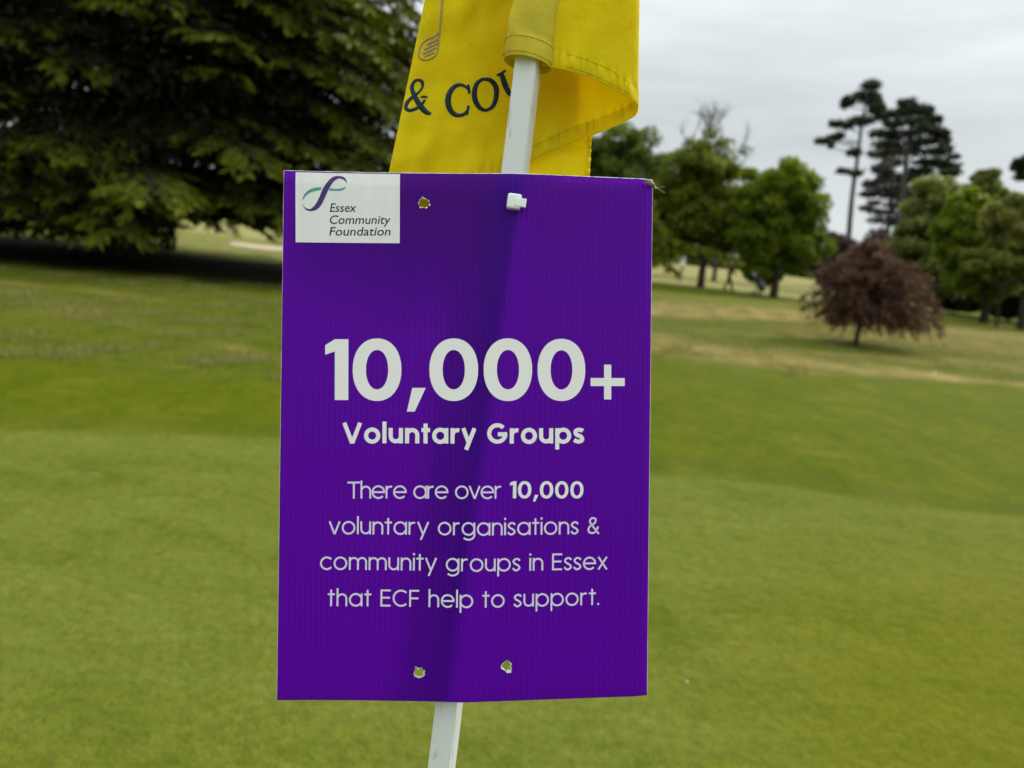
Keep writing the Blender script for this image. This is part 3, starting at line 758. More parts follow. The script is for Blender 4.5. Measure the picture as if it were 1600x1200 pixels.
M['sleeve'] = cloth_mat('faded_yellow_cloth', (.70, .60, .06), (.56, .48, .05), .3, 40)
M['thread'] = material('stitch_thread', (.30, .24, .02), .7, .2)[0]
M['thread_blue'] = noise_col('navy_thread', (.003, .013, .03), (.008, .030, .055), 900, .5, .2, stretch=(1, .3, 1))
M['thread_tan'] = noise_col('tan_thread', (.30, .21, .06), (.42, .31, .12), 700, .55, .4)

# control columns of the cloth from the sleeve to the fly: bottom x, bottom y, depth, top x, depth at the top
FC = np.array([
    (846, 103, .6450, 925, .648), (872, 107, .6455, 934, .648), (905, 115, .6480, 953, .651), (940, 129, .6525, 975, .654), (968, 144, .6560, 996, .657), (986, 155, .6590, 1004, .660),
    (996, 165, .6640, 1007, .664), (993, 179, .6690, 1003, .668), (975, 191, .6745, 990, .672), (945, 204, .6810, 970, .677), (910, 217, .6860, 950, .681), (875, 230, .6885, 930, .684), (840, 246, .6895, 905, .685),
    (800, 264, .6880, 880, .683), (760, 282, .6835, 855, .679), (720, 296, .6770, 835, .674), (680, 308, .6700, 812, .669), (640, 316, .6640, 793, .665), (610, 320, .6610, 782, .664), (597, 323, .6650, 777, .666),
    (605, 326, .6730, 780, .671), (650, 328, .6820, 800, .677), (720, 330, .6900, 840, .684), (800, 331, .6950, 890, .690), (870, 332, .6980, 935, .694), (905, 333, .6990, 957, .696), (918, 333, .6990, 965, .697)])
FC[:, 2] += PD - .6465; FC[:, 4] += PD - .6465
YTOP = -540
def smoothnoise(x, y, seed, n=14):
    rg = np.random.RandomState(seed); o = np.zeros(np.broadcast(x, y).shape)
    for i in range(n):
        a = rg.uniform(0, 2 * math.pi); f_ = rg.uniform(.6, 2.2); ph = rg.uniform(0, 6.28); o = o + np.sin((x * math.cos(a) + y * math.sin(a)) * f_ + ph)
    return o / n ** .5
COLS = catmull(FC, 10); NU = len(COLS); NV = 240
def cloth_grid(back=0.0):
    vv = np.linspace(0, 1, NV) ** .8                       # 0 top .. 1 bottom, denser near the bottom
    u = np.arange(NU)[None] / (NU - 1); v = vv[:, None]
    x = COLS[None, :, 3] * (1 - v) + COLS[None, :, 0] * v; y = YTOP * (1 - v) + COLS[None, :, 1] * v
    d = COLS[None, :, 4] * (1 - v) + COLS[None, :, 2] * v
    # soft drag folds falling from the sleeve, small wrinkles, puckers along the hems
    seg = np.arange(NU)[None] / 10.0
    fr = 1 - np.clip(seg / 6, 0, 1)                          # front panel next to the sleeve
    fold = .0045 * np.exp(-((seg - 2.6 - (1 - v) * 9 + 1.0) / .8) ** 2) * np.clip(seg / 1.5, 0, 1) * (seg < 6.5)
    w = .0011 * smoothnoise(x * .085 + y * .02, y * .045, 14) * (.35 + .65 * np.clip(smoothnoise(x * .012, y * .012, 15) + .3, 0, 1)) + .0012 * smoothnoise(x * .035, y * .022, 4) + .0028 * smoothnoise(x * .012, y * .007, 5)
    w = w * np.clip(seg / 1.0, 0, 1)
    bt = (COLS[None, :, 1] - y)                             # px above the bottom hem
    puck = .0016 * np.sin(COLS[None, :, 0] * .42 + 1.3 * np.sin(COLS[None, :, 0] * .13)) * np.exp(-(np.abs(bt - 16) / 12) ** 2) * (seg > .6)
    hemroll = -.0009 * np.exp(-((bt - 8) / 10) ** 2)
    fly = .0020 * np.sin(y * .46 + (NU - np.arange(NU)[None]) * .25 + 1.2 * np.sin(y * .11)) * np.exp(-((NU - 1 - np.arange(NU)[None]) / 7.0) ** 2)
    return x, y, d - fold + w + puck + hemroll + fly
CX, CY, CDp = cloth_grid()
def cloth_pts():
    r = F[None, None] + ((CX - 800) / FPX)[..., None] * R - ((CY - 600) / FPX)[..., None] * U
    return CAM + CDp[..., None] * r
CP = cloth_pts()
_cp2 = [(CX[:, i], CY[:, i], CDp[:, i]) for i in range(60, 191)]
_X2 = np.concatenate([q[0] for q in _cp2]); _Y2 = np.concatenate([q[1] for q in _cp2]); _D2 = np.concatenate([q[2] for q in _cp2])
def text_panel_depth(px, py):
    i = np.argsort((_X2 - px) ** 2 + (_Y2 - py) ** 2)[:4]
    w_ = 1 / (1 + (_X2[i] - px) ** 2 + (_Y2[i] - py) ** 2); return float((_D2[i] * w_).sum() / w_.sum())
def build_flag():
    root = thing('golf_flag', pole_pt(103), 'yellow cloth golf flag with navy embroidered letters hanging folded on the white flagstick', 'flag')
    v = CP.reshape(-1, 3); i, j = np.meshgrid(np.arange(NV - 1), np.arange(NU - 1), indexing='ij')
    q = np.stack([i * NU + j, (i + 1) * NU + j, (i + 1) * NU + j + 1, i * NU + j + 1], -1).reshape(-1, 4)
    o = child('cloth', v, q, M['cloth'], root)
    sm = o.modifiers.new('thick', 'SOLIDIFY'); sm.thickness = .0005; sm.offset = 0
    # turned hems: a second layer of cloth behind the bottom and the fly edge
    hv, hf, idx = [], [], {}
    for i_ in range(NV - 1):
        for j_ in range(NU - 1):
            if j_ > 4 and ((COLS[j_, 1] - CY[i_, j_]) < 24 or j_ > NU - 9):
                f_ = []
                for a_, b_ in ((i_, j_), (i_ + 1, j_), (i_ + 1, j_ + 1), (i_, j_ + 1)):
                    if (a_, b_) not in idx:
                        idx[(a_, b_)] = len(hv); t1 = CP[min(a_ + 1, NV - 1), b_] - CP[max(a_ - 1, 0), b_]; t2 = CP[a_, min(b_ + 1, NU - 1)] - CP[a_, max(b_ - 1, 0)]
                        nn = np.cross(t1, t2); nn /= np.linalg.norm(nn) + 1e-12; hv.append(CP[a_, b_] + nn * .0009)
                    f_.append(idx[(a_, b_)])
                hf.append(tuple(f_))
    child('hem', hv, hf, M['cloth'], root)
    # sleeve round the stick, with a turned hem at its lower end
    n = 48; rows = []
    prof_y = np.concatenate([np.linspace(-545, 68, 90), np.linspace(70, 101, 22)])
    th = np.linspace(0, 2 * math.pi, n, endpoint=False)
    for y in prof_y:
        r1 = .0172 + .0006 * math.sin(y * .021) + .0008 * smoothnoise(np.array(0.0), np.array(y * .02), 9)
        if y > 68: r1 += .0012 + (.0008 if y > 92 else 0) * 0 + .0004 * math.sin((y - 68) / 33 * math.pi)
        pc = P(pole_x(y) - (1.5 if y > 60 else 0), y, PD)
        # oblique creases
        cre = .0020 * np.exp(-((((th / (2 * math.pi)) * 260 + y * .8 + 60) % 150 - 60) / 16) ** 2) + .0013 * np.exp(-((((th / (2 * math.pi)) * 190 - y * .6) % 170 - 60) / 14) ** 2)
        if y > 68: cre = cre * .3
        rad = r1 + cre
        skew = PA[None] * (.0019 * np.cos(th))[:, None] * (1.0 if y > 40 else max(0, (y + 60) / 100) if y > -60 else 0)
        rows.append(pc + rad[:, None] * np.cos(th)[:, None] * PR + (rad * .82)[:, None] * np.sin(th)[:, None] * PF + skew)
    rows = np.array(rows); m_ = len(rows)
    inner = np.array([(rows[-1] - pole_pt(101)) * s + pole_pt(101) for s in (.97, .90)]) - PA * np.array([0.0, .006])[:, None, None]
    allr = np.concatenate([rows, inner]); k = len(allr)
    f = np.array([(i * n + j, (i + 1) * n + j, (i + 1) * n + (j + 1) % n, i * n + (j + 1) % n) for i in range(k - 1) for j in range(n)])
    s = child('sleeve', allr.reshape(-1, 3), f, M['sleeve'], root)
    # stitching: sleeve hem (two rows) and the bottom hem of the cloth
    st = MB()
    def dashes(pts, off, rad=.00022, step=2):
        pts = np.asarray(pts)
        d = np.concatenate([[0], np.cumsum(np.linalg.norm(np.diff(pts, axis=0), axis=1))]); L_ = d[-1]
        for t0 in np.arange(0, L_ - .002, .0027):
            tt = np.linspace(t0, t0 + .0019, 4); q = np.column_stack([np.interp(tt, d, pts[:, c]) for c in range(3)])
            q = q + np.outer(np.array([0, .3, .3, 0]) * rad, off) ; st.tube(q, rad, 5)
    for y, k_ in ((72, .0002), (95, .0003)):
        i = int(np.argmin(abs(prof_y - y))); ring = rows[i][:, :]
        c_ = ring.mean(0); ring = c_ + (ring - c_) * (1 + k_ / .017 * 1.4); a = [j for j in range(n) if -.35 < math.sin(th[j])]
        order = sorted(a, key=lambda j: math.cos(th[j])); dashes(ring[order], PF)
    s1 = st; st_o = st.build('sleeve_stitching', M['thread'], s)
    st = MB()
    for dpx, c0, c1 in ((5, 14, 58), (24, 14, 58)):
        cols = np.arange(c0, c1); pts = []
        for c in cols:
            k_ = np.argmin(np.abs((COLS[c, 1] - CY[:, c]) - dpx)); pts.append(CP[k_, c] - F * .0010)
        dashes(pts, -F)
    for c0, c1 in ((62, 130),):
        cols = np.arange(c0, c1); pts = []
        for c in cols:
            k_ = np.argmin(np.abs((COLS[c, 1] - CY[:, c]) - 22)); pts.append(CP[k_, c] - F * .0006)
        dashes(pts, -F, .00018)
    st.build('hem_stitching', M['thread'], o)
    # embroidered letters and club on the inner panel: raised satin strokes, pixel coordinates of the photograph's flag
    def satin(mb, pts, wid, n=8, lift=.0004):
        pw = np.column_stack([np.asarray(pts, float), np.asarray(wid, float)]); c = catmull(pw, n)
        p = c[:, :2]; d = np.gradient(p, axis=0); d /= np.linalg.norm(d, axis=1)[:, None] + 1e-9; nn = np.column_stack([-d[:, 1], d[:, 0]])
        prof = [(-1, -.2), (-.75, .6), (-.3, .95), (.3, .95), (.75, .6), (1, -.2)]
        V = []
        for q, nv, w_ in zip(p, nn, c[:, 2]):
            for a, hgt in prof:
                z = q + nv * a * w_ / 2; dd = text_panel_depth(*z); V.append(P(z[0], z[1], dd - lift - hgt * .0007))
        k_ = len(prof); mb.add(V, [(i * k_ + j, i * k_ + j + 1, (i + 1) * k_ + j + 1, (i + 1) * k_ + j) for i in range(len(p) - 1) for j in range(k_ - 1)])
    Z = lambda pts: [(580 + x / 3.3333, y / 3.3333) for x, y in pts]
    mb = MB()
    # ampersand
    satin(mb, Z([(312, 592), (285, 583), (252, 545), (222, 490), (212, 455), (224, 425), (247, 416), (266, 428), (268, 452)]), [3.5, 8, 9, 7.5, 6.5, 5, 4.5, 5.5, 4])
    satin(mb, Z([(268, 452), (250, 478), (215, 505), (186, 535), (180, 560), (196, 574), (228, 568), (262, 545), (280, 518)]), [3.5, 3.5, 5, 6.5, 6.5, 5.5, 5, 4.5, 3.5])
    satin(mb, Z([(258, 506), (275, 503), (293, 506)]), [2.5, 3.5, 2.5], 4)
    mb.build('lettering', M['thread_blue'], o); mb = MB()
    # C
    satin(mb, Z([(512, 480), (500, 458), (470, 442), (435, 450), (408, 485), (400, 530), (412, 572), (440, 598), (475, 598), (500, 578), (508, 555)]), [3, 4, 5, 7, 8.5, 9.5, 8.5, 7, 5.5, 4.5, 3.5])
    satin(mb, Z([(505, 440), (509, 462), (511, 487)]), [3.5, 4, 4.5], 4); satin(mb, Z([(507, 550), (503, 572), (500, 598)]), [4.5, 4, 3.5], 4)
    mb.build('lettering', M['thread_blue'], o); mb = MB()
    # O
    satin(mb, Z([(590, 412), (622, 418), (648, 450), (652, 495), (638, 545), (606, 572), (572, 566), (545, 530), (537, 485), (548, 440), (572, 416), (592, 412)]), [5, 7, 8.5, 8, 7, 5, 6.5, 8.5, 8.5, 7, 5.5, 5])
    mb.build('lettering', M['thread_blue'], o); mb = MB()
    # U, running behind the stick
    satin(mb, Z([(655, 392), (675, 383), (700, 366)]), [4.5, 4, 4], 4)
    satin(mb, Z([(678, 380), (690, 420), (705, 460), (722, 488), (745, 496), (770, 478), (785, 445), (790, 400), (788, 350)]), [7, 9, 8.5, 7.5, 5.5, 5, 4.5, 4, 4])
    mb.build('lettering', M['thread_blue'], o); mb = MB()
    # club: shaft, head outline and grooves
    satin(mb, [(696, -60), (691, 0), (689, 30), (686.5, 55)], [3.6, 3.6, 3.4, 3.4])
    out_ = Z([(356, 165), (352, 215), (345, 265), (325, 295), (285, 310), (255, 300), (248, 275), (262, 230), (290, 205), (325, 190), (356, 165)])
    satin(mb, out_, [3.2] * len(out_))
    for a_, b_ in (((350, 200), (290, 232)), ((344, 222), (278, 256)), ((338, 245), (272, 278)), ((326, 270), (278, 292))):
        satin(mb, Z([a_, ((a_[0] + b_[0]) / 2, (a_[1] + b_[1]) / 2), b_]), [4.2, 4.4, 4.2], 4)
    mb.build('club_motif', M['thread_tan'], o)
build_flag()

# ------------------------------------------------------------------ insect on the sign's corner
def build_insect():
    d0 = .0022
    pt = lambda px, py, h=d0: SP(*[np.array(q) for q in mm(px, py)], h)
    c = pt(1014.5, 288.5)
    root = thing('insect', c, 'small brown winged insect with long antennae on the sign\'s upper right corner', 'insect')
    br = noise_col('insect_shell', (.06, .035, .010), (.26, .18, .08), 700, .35, .5); pale = material('insect_pale', (.62, .52, .34), .45, .4)[0]
    a, b_ = pt(1008, 285), pt(1022, 292.5); ax = (b_ - a) / np.linalg.norm(b_ - a); sd_ = np.cross(SN, ax)
    mb = MB(); pts = [a + (b_ - a) * t_ for t_ in np.linspace(-.06, 1.02, 12)]
    mb.tube(pts, np.array([.0004, .0011, .0016, .0019, .002, .002, .0019, .0017, .0015, .0012, .0009, .0004]), 10); mb.build('body', br, root)
    mb = MB()
    for s_ in (-1, 1):
        mb.ellipsoid(a + (b_ - a) * .48 + sd_ * s_ * .0008 + SN * .0013, np.array([ax * .0046, sd_ * .0010, SN * .0007]), 10, 6)
    w_ = mb.build('wings', br, root)
    mb = MB(); mb.ellipsoid(pt(1023.3, 294.2), np.array([ax * .0012, sd_ * .0010, SN * .0010]), 10, 6); mb.build('head', pale, root)
    for s_, tip in ((-1, [(1024, 294), (1028, 295), (1033, 293.4), (1037, 293.8)]), (1, [(1024, 295), (1028, 297.5), (1033, 300.5), (1037, 304)])):
        mb = MB(); mb.tube(catmull([pt(x, y, .0025 + .0006 * k) for k, (x, y) in enumerate(tip)], 5), .00011, 5); mb.build('antenna', pale, root)
    for bx, by, tx, ty in ((1009, 286, 1006, 286.5), (1011, 288, 1007.5, 289), (1019, 292, 1018, 296.5), (1018, 289, 1019, 285.5), (1010, 285, 1009.5, 282.5), (1021, 293.5, 1021, 296)):
        mb = MB(); mb.tube([pt(bx, by, .002), pt((bx + tx) / 2, (by + ty) / 2, .0024), pt(tx, ty, .0003)], .00018, 5); mb.build('leg', pale, root)
build_insect()

# ------------------------------------------------------------------ foliage
def leaf_quads(c, u, v):
    """rhombic leaves: centres, half length and half width vectors"""
    n = len(c); V = np.empty((n, 4, 3)); V[:, 0] = c - u; V[:, 1] = c - v + u * .15; V[:, 2] = c + u; V[:, 3] = c + v + u * .15
    return V.reshape(-1, 3), np.arange(n * 4).reshape(-1, 4)
def rand_unit(rg, n):
    a = rg.normal(size=(n, 3)); return a / np.linalg.norm(a, axis=1)[:, None]
def foliage(name, parent, mat, c, u, v, tint):
    V, Q = leaf_quads(c, u, v)
    V = V - np.array(parent.location)
    me = quad_mesh(name, V, Q)
    a = me.attributes.new('tint', 'FLOAT', 'POINT'); a.data.foreach_set('value', np.repeat(np.clip(tint, 0, 1), 4).astype(np.float32))
    return link(name, me, mat, parent, False)
def random_leaves(rg, c, size, flat=0.0):
    n = len(c); nrm = rand_unit(rg, n); nrm[:, 2] += flat; nrm /= np.linalg.norm(nrm, axis=1)[:, None]
    t_ = np.cross(nrm, rand_unit(rg, n)); t_ /= np.linalg.norm(t_, axis=1)[:, None] + 1e-9; b_ = np.cross(nrm, t_)
    s = size * rg.uniform(.6, 1.35, n)
    return t_ * s[:, None], b_ * (s * .55)[:, None]
def clump_points(rg, centers, radii, n_each):
    out, idx = [], []
    for i, (c, r) in enumerate(zip(centers, radii)):
        d = rand_unit(rg, n_each); rr = rg.uniform(.15, 1, n_each) ** .5
        out.append(c + d * rr[:, None] * r); idx.append(np.full(n_each, i))
    return np.concatenate(out), np.concatenate(idx)

def limb(mb, a, b_, r0, r1, rg, sag=.08, seg=5, n=6):
    a = np.asarray(a, float); b_ = np.asarray(b_, float); L_ = np.linalg.norm(b_ - a); t_ = np.linspace(0, 1, n)[:, None]
    mid = rg.normal(size=3) * L_ * .06 + np.array([0, 0, L_ * sag])
    p = a + (b_ - a) * t_ + mid * (4 * t_ * (1 - t_)); mb.tube(p, np.linspace(r0, r1, n), seg, False); return p

def broadleaf(name, base, label, cat, blobs, mat, seed, trunk_r, leaf=.16, per=120, bark='bark', group=None, nclump=60, lean=(0, 0), fork=.35, bare=0):
    """blobs: (centre offset xyz from base, radii xyz, weight); each is filled with leaf clumps"""
    rg = np.random.RandomState(seed); base = np.asarray(base, float)
    root = thing(name, base, label, cat, group)
    cs, rs, ts = [], [], []
    tw = sum(b_[2] for b_ in blobs)
    for off, rad, wgt in blobs:
        k = max(4, int(nclump * 1.7 * wgt / tw)); rad = np.asarray(rad, float)
        d = rand_unit(rg, k); rr = rg.uniform(.2, 1.0, k) ** .55
        cs.append(base + np.asarray(off) + d * rr[:, None] * rad * .92); rs.append(np.outer(rg.uniform(.6, 1.25, k), [1, 1, .72]) * (np.prod(rad) ** (1 / 3)) * (1.02 / k ** .30)); ts.append(rg.uniform(.1, .75, k))
    cs, rs, ts = np.concatenate(cs), np.concatenate(rs), np.concatenate(ts)
    c, idx = clump_points(rg, cs, rs, int(per * 1.35))
    gz = ground_z(c[:, 0], c[:, 1]) + .25; keep = c[:, 2] > gz; c, idx = c[keep], idx[keep]
    u, v = random_leaves(rg, c, leaf * 1.12, .5)
    foliage('crown', root, mat, c, u, v, ts[idx] + rg.normal(0, .16, len(c)))
    mb = MB(); top = base + np.array([lean[0], lean[1], max(o[0][2] for o in blobs) * .95]); tp = [base - [0, 0, .25], base + (top - base) * .12 + [.02, 0, 0], base + (top - base) * fork, base + (top - base) * .7 + rg.normal(size=3) * .15, top]
    mb.tube(catmull(tp, 4), np.interp(np.linspace(0, 1, 17), [0, .12, .35, .7, 1], [trunk_r * 1.5, trunk_r, trunk_r * .85, trunk_r * .45, trunk_r * .12]), 9)
    for k in rg.permutation(len(cs))[:min(len(cs), 34)]:
        h = np.clip((cs[k][2] - base[2]) * rg.uniform(.45, .8), (top[2] - base[2]) * fork * .7, (top[2] - base[2]) * .95); s = base + (top - base) * h / (top[2] - base[2])
        limb(mb, s, cs[k], trunk_r * .30, trunk_r * .05, rg)
    if bare:
        for k in range(bare):
            s = cs[rg.randint(len(cs))]; s = s if s[2] > np.median(cs[:, 2]) else cs[np.argmax(cs[:, 2])]
            e = s + rand_unit(rg, 1)[0] * [1.2, 1.2, .4] + [0, 0, rg.uniform(.8, 2.2)]
            p = limb(mb, s, e, .045, .015, rg)
            for q in range(5): limb(mb, p[rg.randint(2, 6)], e + rand_unit(rg, 1)[0] * .9 + [0, 0, .3], .022, .010, rg, n=4)
    mb.build('trunk', M[bark], root)
    return root

LM = dict(
    cedar=leaf_mat('cedar_needles', (.024, .040, .003), (.235, .270, .012), .32),
    oak=leaf_mat('oak_leaves', (.090, .145, .007), (.250, .310, .020), .5),
    oak_warm=leaf_mat('olive_leaves', (.085, .115, .007), (.200, .240, .020), .45),
    dome=leaf_mat('dome_leaves', (.080, .120, .016), (.180, .235, .038), .42),
    spring=leaf_mat('spring_leaves', (.075, .110, .010), (.210, .240, .040), .4),
    willow=leaf_mat('grey_green_leaves', (.130, .160, .036), (.310, .350, .090), .5),
    khaki=leaf_mat('khaki_leaves', (.130, .140, .026), (.310, .310, .080), .5),
    dark=leaf_mat('dark_leaves', (.016, .026, .006), (.060, .080, .014), .2),
    pine=leaf_mat('pine_needles', (.014, .024, .010), (.055, .065, .025), .15),
    grey=leaf_mat('dead_needles', (.034, .030, .030), (.085, .076, .074), .15),
    copper=leaf_mat('copper_leaves', (.064, .031, .018), (.205, .112, .072), .40),
    plum=leaf_mat('plum_leaves', (.040, .020, .020), (.105, .054, .054), .25))

build_rough()
# ---- the great cedar on the left
def build_cedar():
    rg = np.random.RandomState(21); base = CEDAR; H_ = 17.0
    root = thing('cedar_tree', base, 'huge dark cedar with long drooping boughs sweeping to the grass left of the sign', 'tree')
    wood = MB(); mb_tr = MB()
    tr = catmull([base - [0, 0, .3], base + [0, 0, .5], base + [.1, 0, 4], base + [0, .1, 9], base + [.1, 0, H_]], 5)
    mb_tr.tube(tr, np.interp(np.linspace(0, 1, len(tr)), [0, .08, .4, 1], [.75, .55, .42, .05]), 12)
    C_, U_, V_, T_ = [], [], [], []
    cam2 = np.array([CAM[0] - base[0], CAM[1] - base[1]]); cam_az = math.atan2(cam2[0], cam2[1])
    nl = 205; low = 46; wide = 26
    for k in range(nl + low + wide):
        h0 = .9 + 13.5 * (min(k, nl - 1) / (nl - 1)) ** 1.15
        az = k * 2.39996 + rg.uniform(-.25, .25)
        if k >= nl:                                          # skirts of low boughs reaching the grass on the open side
            h0 = rg.uniform(.9, 2.6)
            for _ in range(60):
                az = rg.uniform(0, 2 * math.pi); e_ = base + 6.0 * np.array([math.sin(az), math.cos(az), .06])
                if project(e_)[0] < 285 and abs((az - cam_az + math.pi) % (2 * math.pi) - math.pi) < 2.2: break
        if k >= nl + low:                                    # long boughs on the side of the flagstick
            h0 = rg.uniform(3.5, 10.5)
            for _ in range(80):
                az = rg.uniform(0, 2 * math.pi); e_ = base + 8.6 * np.array([math.sin(az), math.cos(az), .3])
                if 585 < project(e_)[0] < 680: break
        da = abs((az - cam_az + math.pi) % (2 * math.pi) - math.pi)
        front = da < 1.95
        Lm = (9.3 - .13 * h0 if h0 < 9 else 8.1 - .55 * (h0 - 9)) * rg.uniform(.84, 1.10) * (1.22 if math.sin(az) > .5 else 1.0) * (.66 if da < .75 else .80 if da < 1.1 else 1)
        if k >= nl: Lm = min(Lm, rg.uniform(4.4, 5.6))
        if k >= nl + low: Lm = 9.0 + rg.uniform(-.6, .5)
        dirh = np.array([math.sin(az), math.cos(az), 0.0])
        rise = rg.uniform(.10, .26); drop = rg.uniform(.24, .46) if h0 > 2.2 else rg.uniform(.18, .30)
        n = 18; t_ = np.linspace(0, 1, n)
        side = np.cross(dirh, [0, 0, 1]); wob = rg.uniform(-.10, .10)
        p = base + np.array([0, 0, h0]) + np.outer(t_ * Lm, dirh) + np.outer(np.sin(t_ * 2.6) * wob * Lm, side)
        p[:, 2] += Lm * (rise * t_ - drop * t_ ** 2.1) + .04 * rg.normal(size=n)
        qx = project(p)[0]; clr = np.where((qx > 275) & (qx < 520), 1.2, .22)
        if nl <= k < nl + low: p[:, 2] -= .25 * t_ ** 1.5
        gz = ground_z(p[:, 0], p[:, 1]); p[:, 2] = np.maximum(p[:, 2], gz + clr + .25 * rg.rand())
        wood.tube(p, np.linspace(.085 + .006 * Lm, .014, n), 5, False)
        tan = np.gradient(p, axis=0); tan /= np.linalg.norm(tan, axis=1)[:, None]
        ns = int(Lm * (5.6 if front else 2.2))
        for q in range(ns):
            s = .16 + .84 * (q + rg.rand()) / ns; i = s * (n - 1); i0 = min(int(i), n - 2); fr = i - i0
            o = p[i0] * (1 - fr) + p[i0 + 1] * fr; tg = tan[i0]; sd_ = np.cross(tg, [0, 0, 1]); sd_ /= np.linalg.norm(sd_) + 1e-9
            sg = 1 if q % 2 else -1; a = rg.uniform(.55, 1.0)
            d2 = tg * math.cos(a) + sd_ * sg * math.sin(a); L2 = (.45 + 1.35 * (1 - s) ** .7) * rg.uniform(.7, 1.25)
            m = 8; t2 = np.linspace(0, 1, m); sp = o + np.outer(t2 * L2, d2); sp[:, 2] += -L2 * rg.uniform(.10, .42) * t2 ** 1.7
            gz2 = ground_z(sp[:, 0], sp[:, 1]); sp[:, 2] = np.maximum(sp[:, 2], gz2 + (.8 if 275 < project(sp[-1])[0] < 520 else .06))
            if front: wood.tube(sp[::2], np.linspace(.018, .006, 4), 3, False)
            t3 = np.gradient(sp, axis=0); t3 /= np.linalg.norm(t3, axis=1)[:, None] + 1e-9
            nt_ = int(L2 * 25) + 4; ii = rg.uniform(.05, 1, nt_) * (m - 1); j0 = np.minimum(ii.astype(int), m - 2); f2 = (ii - j0)[:, None]
            oo = sp[j0] * (1 - f2) + sp[j0 + 1] * f2; tt = t3[j0]; s2 = np.cross(tt, [0, 0, 1.0]); s2 /= np.linalg.norm(s2, axis=1)[:, None] + 1e-9
            aa = rg.uniform(.3, 1.0, nt_) * np.where(np.arange(nt_) % 2, 1, -1)
            dd = tt * np.cos(aa)[:, None] + s2 * np.sin(aa)[:, None]; dd[:, 2] -= rg.uniform(0, .42, nt_); dd /= np.linalg.norm(dd, axis=1)[:, None]
            Lt = rg.uniform(.14, .34, nt_) * (1.15 - .5 * ii / (m - 1)); tl = .28 + .55 * (ii / (m - 1)) * (.5 + .5 * s) + .10 * rg.normal(size=nt_)
            for z in range(3 if front else 2):                # needle blades set round each twig
                ax = np.cross(dd, rand_unit(rg, nt_)); ax /= np.linalg.norm(ax, axis=1)[:, None] + 1e-9
                C_.append(oo + dd * (Lt * (.5 + .12 * z))[:, None]); U_.append(dd * (Lt * .62)[:, None]); V_.append(ax * (.020 + .016 * rg.rand(nt_))[:, None]); T_.append(tl)
    n = 70000; a = rg.uniform(0, 2 * math.pi, n); hh = rg.uniform(.35, 13.5, n); rr = np.sqrt(rg.uniform(.01, 1, n)) * np.minimum(6.4, 1.5 + (16 - hh) * .6)  # twig fill whose near-black colour paints the crown's inner shade
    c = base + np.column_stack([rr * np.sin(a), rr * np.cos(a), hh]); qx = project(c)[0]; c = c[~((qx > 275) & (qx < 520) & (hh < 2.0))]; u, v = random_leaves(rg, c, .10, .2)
    V, Q = leaf_quads(c, u, v); link('inner_shade_twigs', quad_mesh('inner_shade_twigs', V - base, Q), noise_col('shade_dark_twigs', (.005, .006, .003), (.016, .014, .008), 4, .9, .1), root, False)
    foliage('crown', root, LM['cedar'], np.concatenate(C_), np.concatenate(U_), np.concatenate(V_), np.concatenate(T_))
    mb_tr.build('trunk', M['bark'], root); wood.build('boughs', noise_col('dark_bark', (.014, .011, .007), (.045, .036, .022), 6, .95, .05, bump=.8), root)
build_cedar()

def px_blob(base, dist, x, y, wx, wy, depth=None):
    """blob from a picture-sized ellipse standing at a depth: offset from base, radii"""
    c = P(x, y, dist); s = dist / FPX
    return (c - np.asarray(base), (wx / 2 * s * 1.1, (depth if depth else wx / 2 * s * .9), wy / 2 * s * 1.08), wx * wy)

b, y0 = at(1094, 46.5)
broadleaf('oak_tree', b, 'olive green spreading tree with one dark trunk just right of the sign, behind the golfer', 'tree',
    [px_blob(b, 46.5, 1085, 300, 130, 130), px_blob(b, 46.5, 1060, 330, 100, 130), px_blob(b, 46.5, 1120, 345, 130, 110), px_blob(b, 46.5, 1100, 265, 90, 70), px_blob(b, 46.5, 1030, 340, 80, 120)], LM['oak_warm'], 5, .24, .15, 150, nclump=110)
